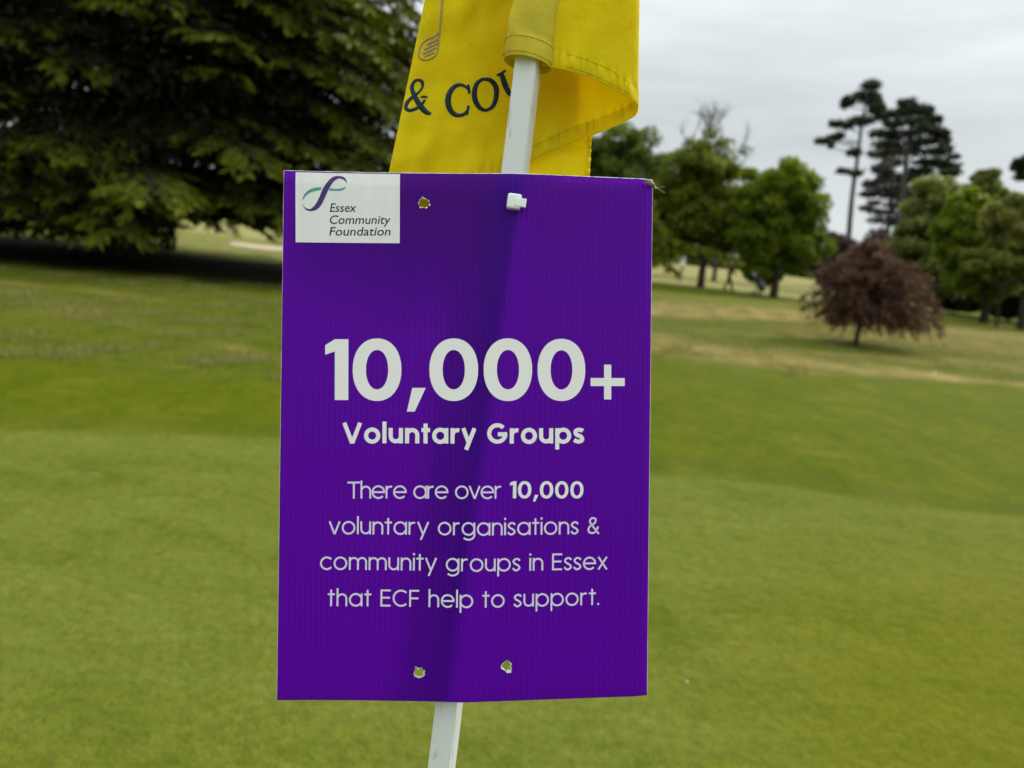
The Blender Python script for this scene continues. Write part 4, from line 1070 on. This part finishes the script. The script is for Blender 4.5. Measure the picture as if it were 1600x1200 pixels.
# its low flat bough
def low_bough():
    rg = np.random.RandomState(77); d = 40.0; b, y0 = at(985, d)
    root = thing('spreading_conifer', b, 'conifer mostly behind the sign with one low flat drooping bough at the sign\'s right edge', 'tree')
    mb = MB(); mb.tube([b - [0, 0, .2], b + [0, 0, 2], b + [.1, 0, 4.2], b + [0, 0, 6.0]], [.26, .2, .14, .03], 8)
    C_, U_, V_, T_ = [], [], [], []
    specs = [(985, 388, 1150, 404), (985, 375, 1090, 392), (985, 400, 1062, 430), (985, 345, 920, 375), (985, 330, 1030, 360), (985, 310, 940, 335), (985, 380, 900, 410), (985, 300, 1015, 325)]
    for x0, ya, x1, yb in specs:
        a = P(x0, ya, d); e = P(x1, yb, d + rg.uniform(-1.5, .5)); t_ = np.linspace(0, 1, 16)[:, None]
        p = a + (e - a) * t_; p[:, 2] += .55 * np.sin(t_[:, 0] * math.pi) * .8; mb.tube(p, np.linspace(.07, .015, 16), 5, False)
        for q in range(46):
            s = rg.uniform(.15, 1); o = a + (e - a) * s; o[2] += .55 * math.sin(s * math.pi) * .8
            d2 = np.array([rg.uniform(-.8, 1) * np.sign(x1 - x0), rg.uniform(-1, 1), -.25]); L2 = rg.uniform(.4, 1.0) * (1.15 - .5 * s)
            t2 = rg.rand(26); pts = o + np.outer(t2 * L2, d2); pts[:, 2] -= .35 * L2 * t2 ** 2
            dd = d2 + rg.normal(0, .5, (26, 3)); dd[:, 2] -= .3; dd /= np.linalg.norm(dd, axis=1)[:, None]; ax = np.cross(dd, rand_unit(rg, 26)); ax /= np.linalg.norm(ax, axis=1)[:, None]
            C_.append(pts); U_.append(dd * .15); V_.append(ax * .05); T_.append(.35 + .5 * t2 + .1 * rg.normal(size=26))
    foliage('crown', root, LM['cedar'], np.concatenate(C_), np.concatenate(U_), np.concatenate(V_), np.concatenate(T_)); mb.build('trunk', M['bark'], root)
low_bough()
b, y0 = at(1208, 43.5)
broadleaf('oak_tree', b, 'full rounded bright green tree beside the golf trolley, left of the copper tree', 'tree',
    [px_blob(b, 43.5, 1210, 300, 120, 100), px_blob(b, 43.5, 1240, 345, 100, 120), px_blob(b, 43.5, 1180, 350, 90, 110), px_blob(b, 43.5, 1215, 380, 140, 70), px_blob(b, 43.5, 1205, 420, 70, 50), px_blob(b, 43.5, 1180, 410, 44, 60)], LM['oak'], 6, .25, .14, 160, nclump=120)
b, y0 = at(1115, 64)
broadleaf('thin_tree', b, 'taller thin-leaved tree with bare twigs rising behind the two round trees', 'tree',
    [px_blob(b, 64, 1105, 222, 70, 44), px_blob(b, 64, 1140, 235, 50, 30), px_blob(b, 64, 1110, 270, 90, 60), px_blob(b, 64, 1145, 300, 110, 90)], LM['oak_warm'], 7, .2, .15, 34, nclump=40, bare=22, bark='bark_grey')
b, y0 = at(960, 62)
broadleaf('domed_tree', b, 'large dense domed tree behind the flag\'s lower right edge', 'tree',
    [px_blob(b, 62, 960, 262, 150, 135), px_blob(b, 62, 1002, 300, 110, 130), px_blob(b, 62, 910, 290, 120, 130), px_blob(b, 62, 950, 350, 160, 110)], LM['dome'], 8, .3, .2, 150, nclump=120)

# ---- pines on the skyline, their needle pads placed one by one
def pine(name, base, dist, label, pads, mat, trunk_px, seed, tr=.26, group=None, per=9, cat='tree'):
    rg = np.random.RandomState(seed); root = thing(name, base, label, cat, group); s = dist / FPX
    Z = lambda X, Y: (1260 + X / 4.706, 100 + Y / 4.706)
    tp = [base - np.array([0, 0, .3])] + [P(*Z(*q), dist) for q in trunk_px]
    t_ = catmull(tp, 5); mb = MB(); mb.tube(t_, np.linspace(tr, tr * .25, len(t_)), 8)
    C_, T_ = [], []
    for X, Y, wx, wy in pads:
        px, py = Z(X, Y); dz = rg.uniform(-1, 1) * wx / 4.706 * s * .8
        c = P(px, py, dist + dz); r = np.array([wx / 9.41 * s, wx / 9.41 * s * 1.1, wy / 9.41 * s * .78])
        k = int(wx * wy / 10 / 4.706 * per / 6) + 60; q = rand_unit(rg, k) * (rg.uniform(.1, 1, k) ** .45)[:, None]
        C_.append(c + q * r + rg.normal(0, .08, (k, 3))); T_.append(rg.uniform(.1, .7) + rg.normal(0, .2, k))
        i = np.argmin(np.abs(t_[:, 2] - (c[2] - .4))); limb(mb, t_[i], c - [0, 0, r[2] * .5], .07, .03, rg, -.03)
    c = np.concatenate(C_); u, v = random_leaves(rg, c, .21, .3)
    foliage('crown', root, mat, c, u, v * .7, np.concatenate(T_)); mb.build('trunk', M['bark_grey'], root)
b, _ = at(1321, 75)
pine('pine_tree', b, 75, 'tallest thin pine with a bare leaning trunk and open top on the skyline', [(475, 155, 140, 80), (440, 235, 220, 90), (310, 270, 110, 90), (290, 300, 90, 50), (520, 330, 120, 110), (400, 420, 200, 80), (220, 440, 130, 60), (300, 455, 90, 60), (120, 565, 120, 55), (200, 545, 120, 45), (240, 525, 90, 50), (350, 650, 110, 60), (270, 790, 110, 40), (370, 800, 90, 60), (560, 385, 120, 80), (490, 270, 140, 80), (180, 600, 50, 50)], LM['pine'], [(320, 1150), (345, 900), (375, 700), (400, 500), (430, 330), (470, 150)], 31, .3)
b, _ = at(1400, 72)
pine('pine_tree', b, 72, 'broad layered dark pine with tiered flat boughs on the skyline', [(740, 290, 140, 90), (850, 340, 180, 90), (690, 360, 150, 70), (920, 410, 160, 70), (780, 420, 200, 60), (560, 510, 220, 60), (680, 520, 250, 55), (880, 480, 220, 60), (980, 510, 140, 80), (600, 590, 260, 50), (850, 570, 240, 60), (1000, 560, 130, 60), (560, 660, 220, 70), (740, 640, 260, 60), (960, 640, 200, 60), (1080, 682, 120, 26), (900, 720, 240, 60), (1040, 750, 180, 60), (640, 440, 140, 70), (1060, 800, 160, 60), (850, 790, 200, 60), (780, 340, 120, 60), (1030, 620, 110, 60), (620, 370, 90, 50)], LM['pine'], [(690, 1150), (715, 900), (735, 700), (760, 500), (770, 380), (750, 280)], 32, .34)
b, _ = at(1372, 79)
pine('pine_tree', b, 79, 'dull grey-brown twiggy conifer standing between the two tall pines', [(560, 770, 170, 110), (640, 850, 260, 130), (760, 830, 160, 120), (600, 930, 300, 130), (720, 960, 220, 140), (480, 880, 140, 70), (450, 960, 120, 50), (560, 1090, 240, 40), (660, 1040, 180, 60), (440, 1060, 120, 40), (640, 720, 180, 80), (600, 1150, 300, 60), (500, 1020, 100, 40), (700, 1150, 160, 120)], LM['grey'], [(610, 1150), (625, 950), (640, 780), (650, 700)], 33, .24, per=7)
b, _ = at(1612, 74)
pine('pine_tree', b, 74, 'dark pine cut by the right edge of the picture', [(1600, 720, 150, 90), (1560, 760, 110, 90), (1640, 800, 180, 80), (1590, 830, 120, 60), (1660, 700, 150, 100)], LM['pine'], [(1640, 1150), (1650, 900), (1655, 700)], 34, .3)

# ---- copper trees
b, y0 = at(1336, 18.1)
def copper():
    rg = np.random.RandomState(51); base = b; d = 18.1
    root = thing('copper_tree', base, 'small copper-leaved tree with drooping crown alone on the dry rough', 'tree')
    mb = MB(); s = d / FPX
    top = P(1362, 388, d)
    tr = catmull([base - [0, 0, .15], base + [.02, 0, .25], P(1344, 500, d), P(1352, 455, d), top], 5)
    mb.tube(tr, np.interp(np.linspace(0, 1, len(tr)), [0, .15, .5, 1], [.085, .062, .045, .008]), 8)
    C_, U_, V_, T_ = [], [], [], []
    # outline of the crown: height fraction -> half width in px, centre px
    for k in range(185):
        h = rg.rand() ** 1.2; y = 510 - h * 128
        i = np.argmin(np.abs(tr[:, 2] - P(1350, min(y + 25, 505), d)[2])); s0 = tr[min(i, len(tr) - 1)]
        az = rg.uniform(0, 2 * math.pi); half = np.interp(h, [0, .25, .5, .75, .92, 1], [98, 100, 84, 62, 36, 12]) * s
        rad = half * rg.uniform(.50, 1.02) * (1 + .08 * math.sin(3 * az + 1) + .09 * math.sin(5 * az + 4 * h)); cx = np.interp(h, [0, .5, 1], [1364, 1366, 1362])
        ctr = P(cx, y, d)
        e = np.array([ctr[0] + math.sin(az) * rad, ctr[1] + math.cos(az) * rad, ctr[2]])
        n = 10; t_ = np.linspace(0, 1, n)[:, None]; p = s0 + (e - s0) * t_; L_ = np.linalg.norm(e - s0)
        p[:, 2] += .22 * L_ * np.sin(t_[:, 0] * math.pi); tail = rg.uniform(.12, .42)
        mb.tube(p, np.linspace(.022, .005, n), 4, False)
        for q in range(13):
            tt = rg.uniform(.3, 1); o = s0 + (e - s0) * tt; o[2] += .22 * L_ * math.sin(tt * math.pi)
            dv = (e - s0) / L_ + rg.normal(0, .45, 3); dv[2] -= .45; dv /= np.linalg.norm(dv); L2 = rg.uniform(.14, .40)
            m = 16; ss = rg.rand(m); pts = o + np.outer(ss * L2, dv); pts[:, 2] -= .5 * tail * ss ** 2; pts += rg.normal(0, .018, (m, 3))
            u, v = random_leaves(rg, pts, .036, .2); u[:, 2] -= .012
            C_.append(pts); U_.append(u); V_.append(v); T_.append(.15 + .5 * h * rg.rand() + .35 * rg.rand() + .12 * rg.normal(size=m))
    c = np.concatenate(C_); keep = c[:, 2] > ground_z(c[:, 0], c[:, 1]) + .16
    foliage('crown', root, LM['copper'], c[keep], np.concatenate(U_)[keep], np.concatenate(V_)[keep], np.concatenate(T_)[keep]); mb.build('trunk', M['bark'], root)
copper()
b, y0 = at(1312, 58)
broadleaf('plum_tree', b, 'dusky purple-leaved tree farther off, half hidden behind the copper tree', 'tree',
    [px_blob(b, 58, 1310, 405, 80, 80), px_blob(b, 58, 1345, 395, 90, 60), px_blob(b, 58, 1300, 425, 70, 50), px_blob(b, 58, 1385, 400, 90, 70)], LM['plum'], 9, .16, .15, 110, nclump=60)
# ---- trees at the right
b, y0 = at(1462, 47)
broadleaf('willow_tree', b, 'soft grey-green rounded tree just right of the copper tree', 'tree',
    [px_blob(b, 47, 1462, 325, 96, 90), px_blob(b, 47, 1440, 370, 100, 110), px_blob(b, 47, 1485, 380, 90, 110), px_blob(b, 47, 1455, 430, 100, 80)], LM['willow'], 10, .2, .15, 150, nclump=110)
b, y0 = at(1536, 41)
broadleaf('dense_tree', b, 'mid-green bushy tree with short dark trunk, right of the grey-green one', 'tree',
    [px_blob(b, 41, 1520, 340, 80, 80), px_blob(b, 41, 1540, 380, 90, 90), px_blob(b, 41, 1505, 400, 80, 100), px_blob(b, 41, 1545, 430, 120, 70), px_blob(b, 41, 1500, 350, 80, 80), px_blob(b, 41, 1570, 370, 80, 90)], LM['oak'], 11, .24, .14, 150, nclump=100)
b, y0 = at(1594, 37)
broadleaf('khaki_tree', b, 'khaki-tinged tree at the right edge with a bright green low bough', 'tree',
    [px_blob(b, 37, 1590, 345, 90, 70), px_blob(b, 37, 1630, 390, 110, 130), px_blob(b, 37, 1580, 385, 70, 60)], LM['khaki'], 12, .2, .14, 140, nclump=80)
b2, y0 = at(1556, 35.5)
broadleaf('young_tree', b2, 'small bright yellow-green tree spreading in front of the dark trunks at the right', 'tree',
    [px_blob(b2, 35.5, 1545, 408, 84, 30), px_blob(b2, 35.5, 1575, 418, 60, 34), px_blob(b2, 35.5, 1525, 412, 36, 22)], LM['spring'], 13, .07, .12, 110, nclump=34)
b, y0 = at(1540, 84)
broadleaf('distant_tree', b, 'greyish domed tree on the skyline beyond the right-hand group', 'tree',
    [px_blob(b, 84, 1540, 300, 64, 64), px_blob(b, 84, 1540, 350, 90, 80)], LM['willow'], 14, .3, .24, 110, nclump=60)
b, y0 = at(1580, 90)
broadleaf('distant_tree', b, 'darker low tree on the skyline between the grey dome and the edge pine', 'tree',
    [px_blob(b, 90, 1572, 315, 60, 30), px_blob(b, 90, 1590, 345, 110, 60), px_blob(b, 90, 1615, 320, 70, 50)], LM['dome'], 15, .3, .26, 100, nclump=50)
# dark understorey at the right
for k, (x, d, wx, yt) in enumerate(((1490, 50, 100, 420), (1575, 46, 120, 428), (1645, 44, 110, 420))):
    b, y0 = at(x, d)
    broadleaf('dark_shrub', b, ('dark evergreen shrub under the grey-green tree', 'dark evergreen shrub behind the two trunks at the right', 'dark evergreen shrub at the far right edge')[k], 'shrub',
        [px_blob(b, d, x, (yt + y0) / 2, wx, (y0 - yt) * 1.05)], LM['dark'], 60 + k, .08, .16, 110, group='dark shrubs below the right-hand trees', nclump=40)

# far wood closing the horizon: one mass
def far_wood():
    rg = np.random.RandomState(90); cs, rs = [], []
    for x in np.concatenate([np.arange(-500, 760, 26), np.arange(860, 2100, 26)]):
        d = rg.uniform(108, 122); b_, y_ = at(x, d); h = rg.uniform(4.6, 6.4) if x > 860 else rg.uniform(4, 7)
        for q in range(9):
            cs.append(b_ + [rg.uniform(-1.8, 1.8), rg.uniform(-3.5, 1.5), h * rg.uniform(-.05, .75)]); rs.append(np.array([1.9, 1.9, 1.3]) * rg.uniform(.7, 1.2))
    cs = np.array(cs); c, idx = clump_points(rg, cs, rs, 110); u, v = random_leaves(rg, c, .42, .4)
    V, Q = leaf_quads(c, u, v); me = quad_mesh('far_wood', V, Q); tn = rg.uniform(0, .8, len(cs))[idx] + rg.normal(0, .15, len(c))
    a = me.attributes.new('tint', 'FLOAT', 'POINT'); a.data.foreach_set('value', np.repeat(np.clip(tn, 0, 1), 4).astype(np.float32))
    tag(link('far_wood', me, LM['dome'], None, False), 'far-off line of woodland beyond the fairway', 'woodland', kind='stuff')
far_wood()

# ------------------------------------------------------------------ bunker, ball, speck
def bunker():
    p, d = G(392, 384); q, _ = G(440, 392)
    n = 40; mb = MB(); th = np.linspace(0, 2 * math.pi, n, endpoint=False); V = [[p[0] + .8, p[1], float(ground_z(p[0] + .8, p[1])) + .03]]
    for k in (0.55, 1.0):
        for a in th:
            r = 1 + .15 * math.sin(3 * a) + .1 * math.sin(5 * a + 1); x = p[0] + .8 + math.cos(a) * 1.9 * r * k; y = p[1] + math.sin(a) * 2.2 * r * k; V.append([x, y, float(ground_z(x, y)) + (.03 if k < 1 else .02)])
    f = [(0, 1 + i, 1 + (i + 1) % n) for i in range(n)] + [(1 + i, 1 + n + i, 1 + n + (i + 1) % n, 1 + (i + 1) % n) for i in range(n)]
    me = py_mesh('bunker_sand', V, f); o = link('bunker_sand', me, noise_col('sand', (.34, .28, .19), (.44, .36, .25), 3, .9, .1)); tag(o, kind='structure')
bunker()
p, d = G(1460, 585)
mb = MB(); mb.ellipsoid([0, 0, .021], np.eye(3) * .0213, 24, 14)
ball = link('golf_ball', py_mesh('golf_ball', np.concatenate(mb.v), mb.f), noise_col('ball_white', (.78, .78, .76), (.82, .82, .8), 300, .35, .5, bump=.3)); ball.location = tuple(p); tag(ball, 'white golf ball lying on the fairway below the copper tree', 'golf ball')
p, d = G(1073, 1073)
def speck():  # unidentified pale point on the green; its flower shape is made up
    root = thing('pale_speck', p, 'tiny pale speck in the mown green right of the sign, its shape made up', 'flower')
    pm = material('petal', (.78, .78, .70), .6, .2)[0]; ym = material('speck_centre', (.6, .45, .05), .7, .2)[0]
    mb = MB(); c = p + np.array([0, 0, .008])
    for k in range(12):
        a = k * math.pi / 6; d_ = np.array([math.cos(a), math.sin(a), .25]); s_ = np.array([-math.sin(a), math.cos(a), 0]); mb.add([c + d_ * .0012, c + d_ * .004 + s_ * .0009, c + d_ * .0062, c + d_ * .004 - s_ * .0009], [(0, 1, 2, 3)])
    mb.build('speck_rays', pm, root); mb = MB(); mb.ellipsoid(c + [0, 0, .0006], np.eye(3) * .0016, 10, 6); mb.build('speck_centre', ym, root)
    mb = MB(); mb.tube([p - [0, 0, .005], c], .0006, 5); mb.build('speck_stalk', LMs, root)
LMs = material('stem_green', (.08, .14, .02), .7, .2)[0]
speck()

# ------------------------------------------------------------------ people
M['skin'] = material('skin', (.55, .33, .24), .55, .3)[0]
M['shirt_red'] = noise_col('dark_red_shirt', (.085, .012, .022), (.12, .02, .03), 20, .8, .2)
M['trouser_dark'] = noise_col('dark_trousers', (.012, .013, .018), (.025, .025, .03), 20, .8, .2)
M['shirt_white'] = noise_col('white_shirt', (.66, .66, .64), (.74, .74, .72), 20, .8, .2)
M['trouser_stone'] = noise_col('stone_trousers', (.33, .31, .22), (.4, .37, .27), 20, .8, .2)
M['shoe'] = material('shoe', (.06, .06, .06), .6, .3)[0]
M['hair'] = material('hair', (.05, .035, .025), .7, .3)[0]
def person(base, face, label, joints, edges, rad, shirt, trouser, hat, group=None):
    """joints in metres: forward, sideways, up; grown with a skin modifier into one surface"""
    root = thing('person', base, label, 'person', group)
    f = np.array([math.sin(face), math.cos(face), 0]); s = np.array([f[1], -f[0], 0])
    names = list(joints); vs = [f * joints[k][0] + s * joints[k][1] + np.array([0, 0, joints[k][2]]) for k in names]
    me = bpy.data.meshes.new('body'); me.from_pydata([tuple(v) for v in vs], [(names.index(a), names.index(b_)) for a, b_ in edges], [])
    ob = bpy.data.objects.new('body', me); COL.objects.link(ob)
    ob.modifiers.new('skin', 'SKIN'); ss = ob.modifiers.new('sub', 'SUBSURF'); ss.levels = 2
    for k, q in zip(names, me.skin_vertices[0].data):
        r = rad[k] if isinstance(rad[k], tuple) else (rad[k], rad[k]); q.radius = r; q.use_root = (k == 'pelvis')
    bpy.context.view_layer.update()
    m2 = bpy.data.meshes.new_from_object(ob.evaluated_get(bpy.context.evaluated_depsgraph_get())); bpy.data.objects.remove(ob); bpy.data.meshes.remove(me)
    m2.materials.clear()
    o = link('body', m2, [M['skin'], shirt, trouser, M['shoe']], root)
    J = {k: v for k, v in zip(names, vs)}
    segs = [(J[a], J[b_], a, b_) for a, b_ in edges]
    def part(a, b_):
        t = {a, b_}
        if t & {'toe_l', 'toe_r', 'heel_l', 'heel_r'}: return 3
        if t & {'knee_l', 'knee_r', 'ankle_l', 'ankle_r', 'hip_l', 'hip_r', 'pelvis'}: return 2
        if t & {'head', 'crown', 'chin', 'nose'} or any('finger' in q or 'thumb' in q or 'palm' in q for q in t): return 0
        if t & {'wrist_l', 'wrist_r'}: return 0
        return 1
    for p_ in m2.polygons:
        c = np.array(p_.center); best = min(segs, key=lambda g: np.linalg.norm(c - (g[0] + np.clip(((c - g[0]) @ (g[1] - g[0])) / ((g[1] - g[0]) @ (g[1] - g[0])), 0, 1) * (g[1] - g[0]))))
        p_.material_index = part(best[2], best[3])
    hm = MB(); hd = J['head'] + np.asarray(base); up = np.array([0, 0, 1.0])
    hm.ellipsoid(hd + up * .055 - f * .012, np.array([f * .105, s * .086, up * .085]), 14, 8)
    if hat:
        hm.ellipsoid(hd + f * .115 + up * .05, np.array([f * .08, s * .07, up * .012]), 12, 6)
        hm.build('cap', M['shirt_white'], root)
    else: hm.build('hair', M['hair'], root)
    return root
def figure(stride, arm_l, arm_r, lean=.04, h=1.0):
    J = dict(pelvis=(0, 0, .95), waist=(lean * .5, 0, 1.08), chest=(lean, 0, 1.30), neck=(lean + .02, 0, 1.46), chin=(lean + .05, 0, 1.53), head=(lean + .06, 0, 1.63), crown=(lean + .05, 0, 1.72), nose=(lean + .165, 0, 1.61),
             hip_l=(0, -.09, .90), hip_r=(0, .09, .90))
    for sd_, sg, st in (('l', -1, stride), ('r', 1, -stride)):
        J['knee_' + sd_] = (st * .55 + .05, sg * .10, .50); J['ankle_' + sd_] = (st - .02, sg * .10, .10 if st > 0 else .13); J['heel_' + sd_] = (st - .07, sg * .10, .045 if st > 0 else .09); J['toe_' + sd_] = (st + .17, sg * .11, .035)
        J['shoulder_' + sd_] = (lean, sg * .19, 1.41)
        el, wr = (arm_l if sg < 0 else arm_r); J['elbow_' + sd_] = (el[0], sg * .23, el[1]); J['wrist_' + sd_] = (wr[0], sg * .20, wr[1])
        d = np.array([wr[0] - el[0], 0, wr[1] - el[1]]); d /= np.linalg.norm(d); w_ = np.array(J['wrist_' + sd_])
        J['palm_' + sd_] = tuple(w_ + d * .075)
        for k in range(4): J[f'finger{k}_{sd_}'] = tuple(w_ + d * (.10 + (.0, .012, .008, -.006)[k]) + np.array([0, (k - 1.5) * .021, -.012])); J[f'fingertip{k}_{sd_}'] = tuple(w_ + d * (.135 + (.0, .014, .008, -.012)[k]) + np.array([0, (k - 1.5) * .021, -.035]))
        J['thumb_' + sd_] = tuple(w_ + d * .06 + np.array([.0, -sg * .045, .01])); J['thumbtip_' + sd_] = tuple(w_ + d * .10 + np.array([.0, -sg * .055, .0]))
    E = [('pelvis', 'waist'), ('waist', 'chest'), ('chest', 'neck'), ('neck', 'chin'), ('chin', 'head'), ('head', 'crown'), ('head', 'nose'), ('pelvis', 'hip_l'), ('pelvis', 'hip_r')]
    rad = dict(pelvis=(.16, .14), waist=(.15, .135), chest=(.175, .14), neck=.055, chin=.065, head=.092, crown=.06, nose=.014, hip_l=.11, hip_r=.11)
    for q in 'lr':
        E += [('hip_' + q, 'knee_' + q), ('knee_' + q, 'ankle_' + q), ('ankle_' + q, 'heel_' + q), ('ankle_' + q, 'toe_' + q), ('chest', 'shoulder_' + q), ('shoulder_' + q, 'elbow_' + q), ('elbow_' + q, 'wrist_' + q), ('wrist_' + q, 'palm_' + q), ('palm_' + q, 'thumb_' + q), ('thumb_' + q, 'thumbtip_' + q)]
        rad.update({'knee_' + q: .085, 'ankle_' + q: .062, 'heel_' + q: .04, 'toe_' + q: .035, 'shoulder_' + q: .08, 'elbow_' + q: .058, 'wrist_' + q: .03, 'palm_' + q: (.036, .016), 'thumb_' + q: .011, 'thumbtip_' + q: .009})
        for k in range(4):
            E += [('palm_' + q, f'finger{k}_{q}'), (f'finger{k}_{q}', f'fingertip{k}_{q}')]; rad.update({f'finger{k}_{q}': .010, f'fingertip{k}_{q}': .008})
    return J, E, rad
b, y0 = at(1137, 45.6)
J, E, Rd = figure(.26, ((.16, 1.14), (.40, 1.04)), ((.14, 1.15), (.36, 1.02)))
person(b, math.radians(90), 'golfer in a dark red top and dark trousers striding between the two round trees', J, E, Rd, M['shirt_red'], M['trouser_dark'], True)
b, y0 = at(1063, 56)
J, E, Rd = figure(.12, ((.02, 1.15), (.14, .95)), ((-.06, 1.15), (.02, .93)))
person(b, math.radians(60), 'distant person in a white top and pale trousers beside the low bough near the sign', J, E, Rd, M['shirt_white'], M['trouser_stone'], True)

# ------------------------------------------------------------------ golf trolley and bag
def trolley():
    b, y0 = at(1177, 42.3)
    tm = material('trolley_frame', (.03, .03, .035), .4, .5, .3)[0]; ty = material('tyre', (.015, .015, .016), .8, .3)[0]; rim = material('wheel_rim', (.2, .2, .22), .4, .5)[0]
    root = thing('golf_trolley', b, 'dark golf trolley leaning back under a purple bag beside the bright green tree', 'golf trolley')
    X = np.array([1.0, 0, 0]); Yv = np.array([0, 1.0, 0]); Zv = np.array([0, 0, 1.0])
    fr = MB(); fr.tube([b + X * .32 + Zv * .2, b + X * -.1 + Zv * .72, b + X * -.42 + Zv * 1.02, b + X * -.55 + Zv * 1.02], .02, 8)
    fr.tube([b + X * .05 - Yv * .3 + Zv * .15, b + X * .08 + Zv * .42, b + X * .05 + Yv * .3 + Zv * .15], .016, 8); fr.tube([b + X * .32 + Zv * .2, b + X * .40 + Zv * .12], .016, 8); fr.build('frame', tm, root)
    hb = MB(); hb.tube([b + X * -.55 - Yv * .16 + Zv * 1.02, b + X * -.55 + Yv * .16 + Zv * 1.02], .022, 8); hb.build('handle', tm, root)
    for q in (b + X * .05 - Yv * .34 + Zv * .15, b + X * .05 + Yv * .34 + Zv * .15, b + X * .42 + Zv * .12):
        r = .15 if abs(q[0] - b[0]) < .3 else .11; th = np.linspace(0, 2 * math.pi, 25); w_ = MB(); w_.tube([q + X * math.cos(a) * r * .85 + Zv * math.sin(a) * r * .85 for a in th], r * .16, 6, False)
        wo = w_.build('wheel', ty, root); w_ = MB()
        for k in range(5): w_.tube([q, q + X * math.cos(k * 1.257) * r * .8 + Zv * math.sin(k * 1.257) * r * .8], .01, 5)
        w_.build('rim', rim, wo)
    bag0, bag1 = b + X * .36 + Zv * .24, b + X * -.13 + Zv * .98
    ax = (bag1 - bag0) / np.linalg.norm(bag1 - bag0); pv = np.cross(ax, Yv)
    if pv[2] < 0: pv = -pv
    off = pv * .16
    g = thing('golf_bag', bag0, 'purple and black golf bag with clubs strapped on the trolley', 'golf bag')
    pm = noise_col('purple_fabric', (.09, .07, .17), (.14, .11, .24), 12, .7, .3); bm_ = noise_col('black_fabric', (.012, .012, .016), (.03, .03, .035), 12, .7, .3)
    mb = MB(); t_ = np.linspace(0, 1, 9)[:, None]; mb.tube(bag0 + off + (bag1 - bag0) * t_, [.15, .17, .165, .16, .16, .165, .165, .17, .165], 14); mb.build('body', bm_, g)
    mb = MB()
    mb.ellipsoid(bag0 + off + (bag1 - bag0) * .36 + pv * .10 - Yv * .03, np.array([ax * .34, Yv * .16, pv * .12]), 12, 8)
    po = mb.build('pocket', pm, g)
    mb = MB(); mb.ellipsoid(bag0 + off + (bag1 - bag0) * .08 + pv * .06, np.array([ax * .13, Yv * .16, pv * .13]), 12, 8); mb.build('pocket', pm, g)
    sm = material('club_steel', (.5, .5, .5), .3, .5, .8)[0]; gm = material('club_cover', (.30, .16, .12), .7, .3)[0]
    rg = np.random.RandomState(5)
    for k in range(6):
        o = bag1 + off + Yv * rg.uniform(-.08, .08) + pv * rg.uniform(-.06, .06); e = o + ax * rg.uniform(.12, .26); mb = MB(); mb.tube([o - ax * .1, e], .007, 5); c = mb.build('club', sm, g)
        mb = MB(); mb.ellipsoid(e + pv * .02, np.array([ax * .05, Yv * .028, pv * .045]), 8, 6); mb.build('club_head', gm if k < 2 else sm, c)
trolley()
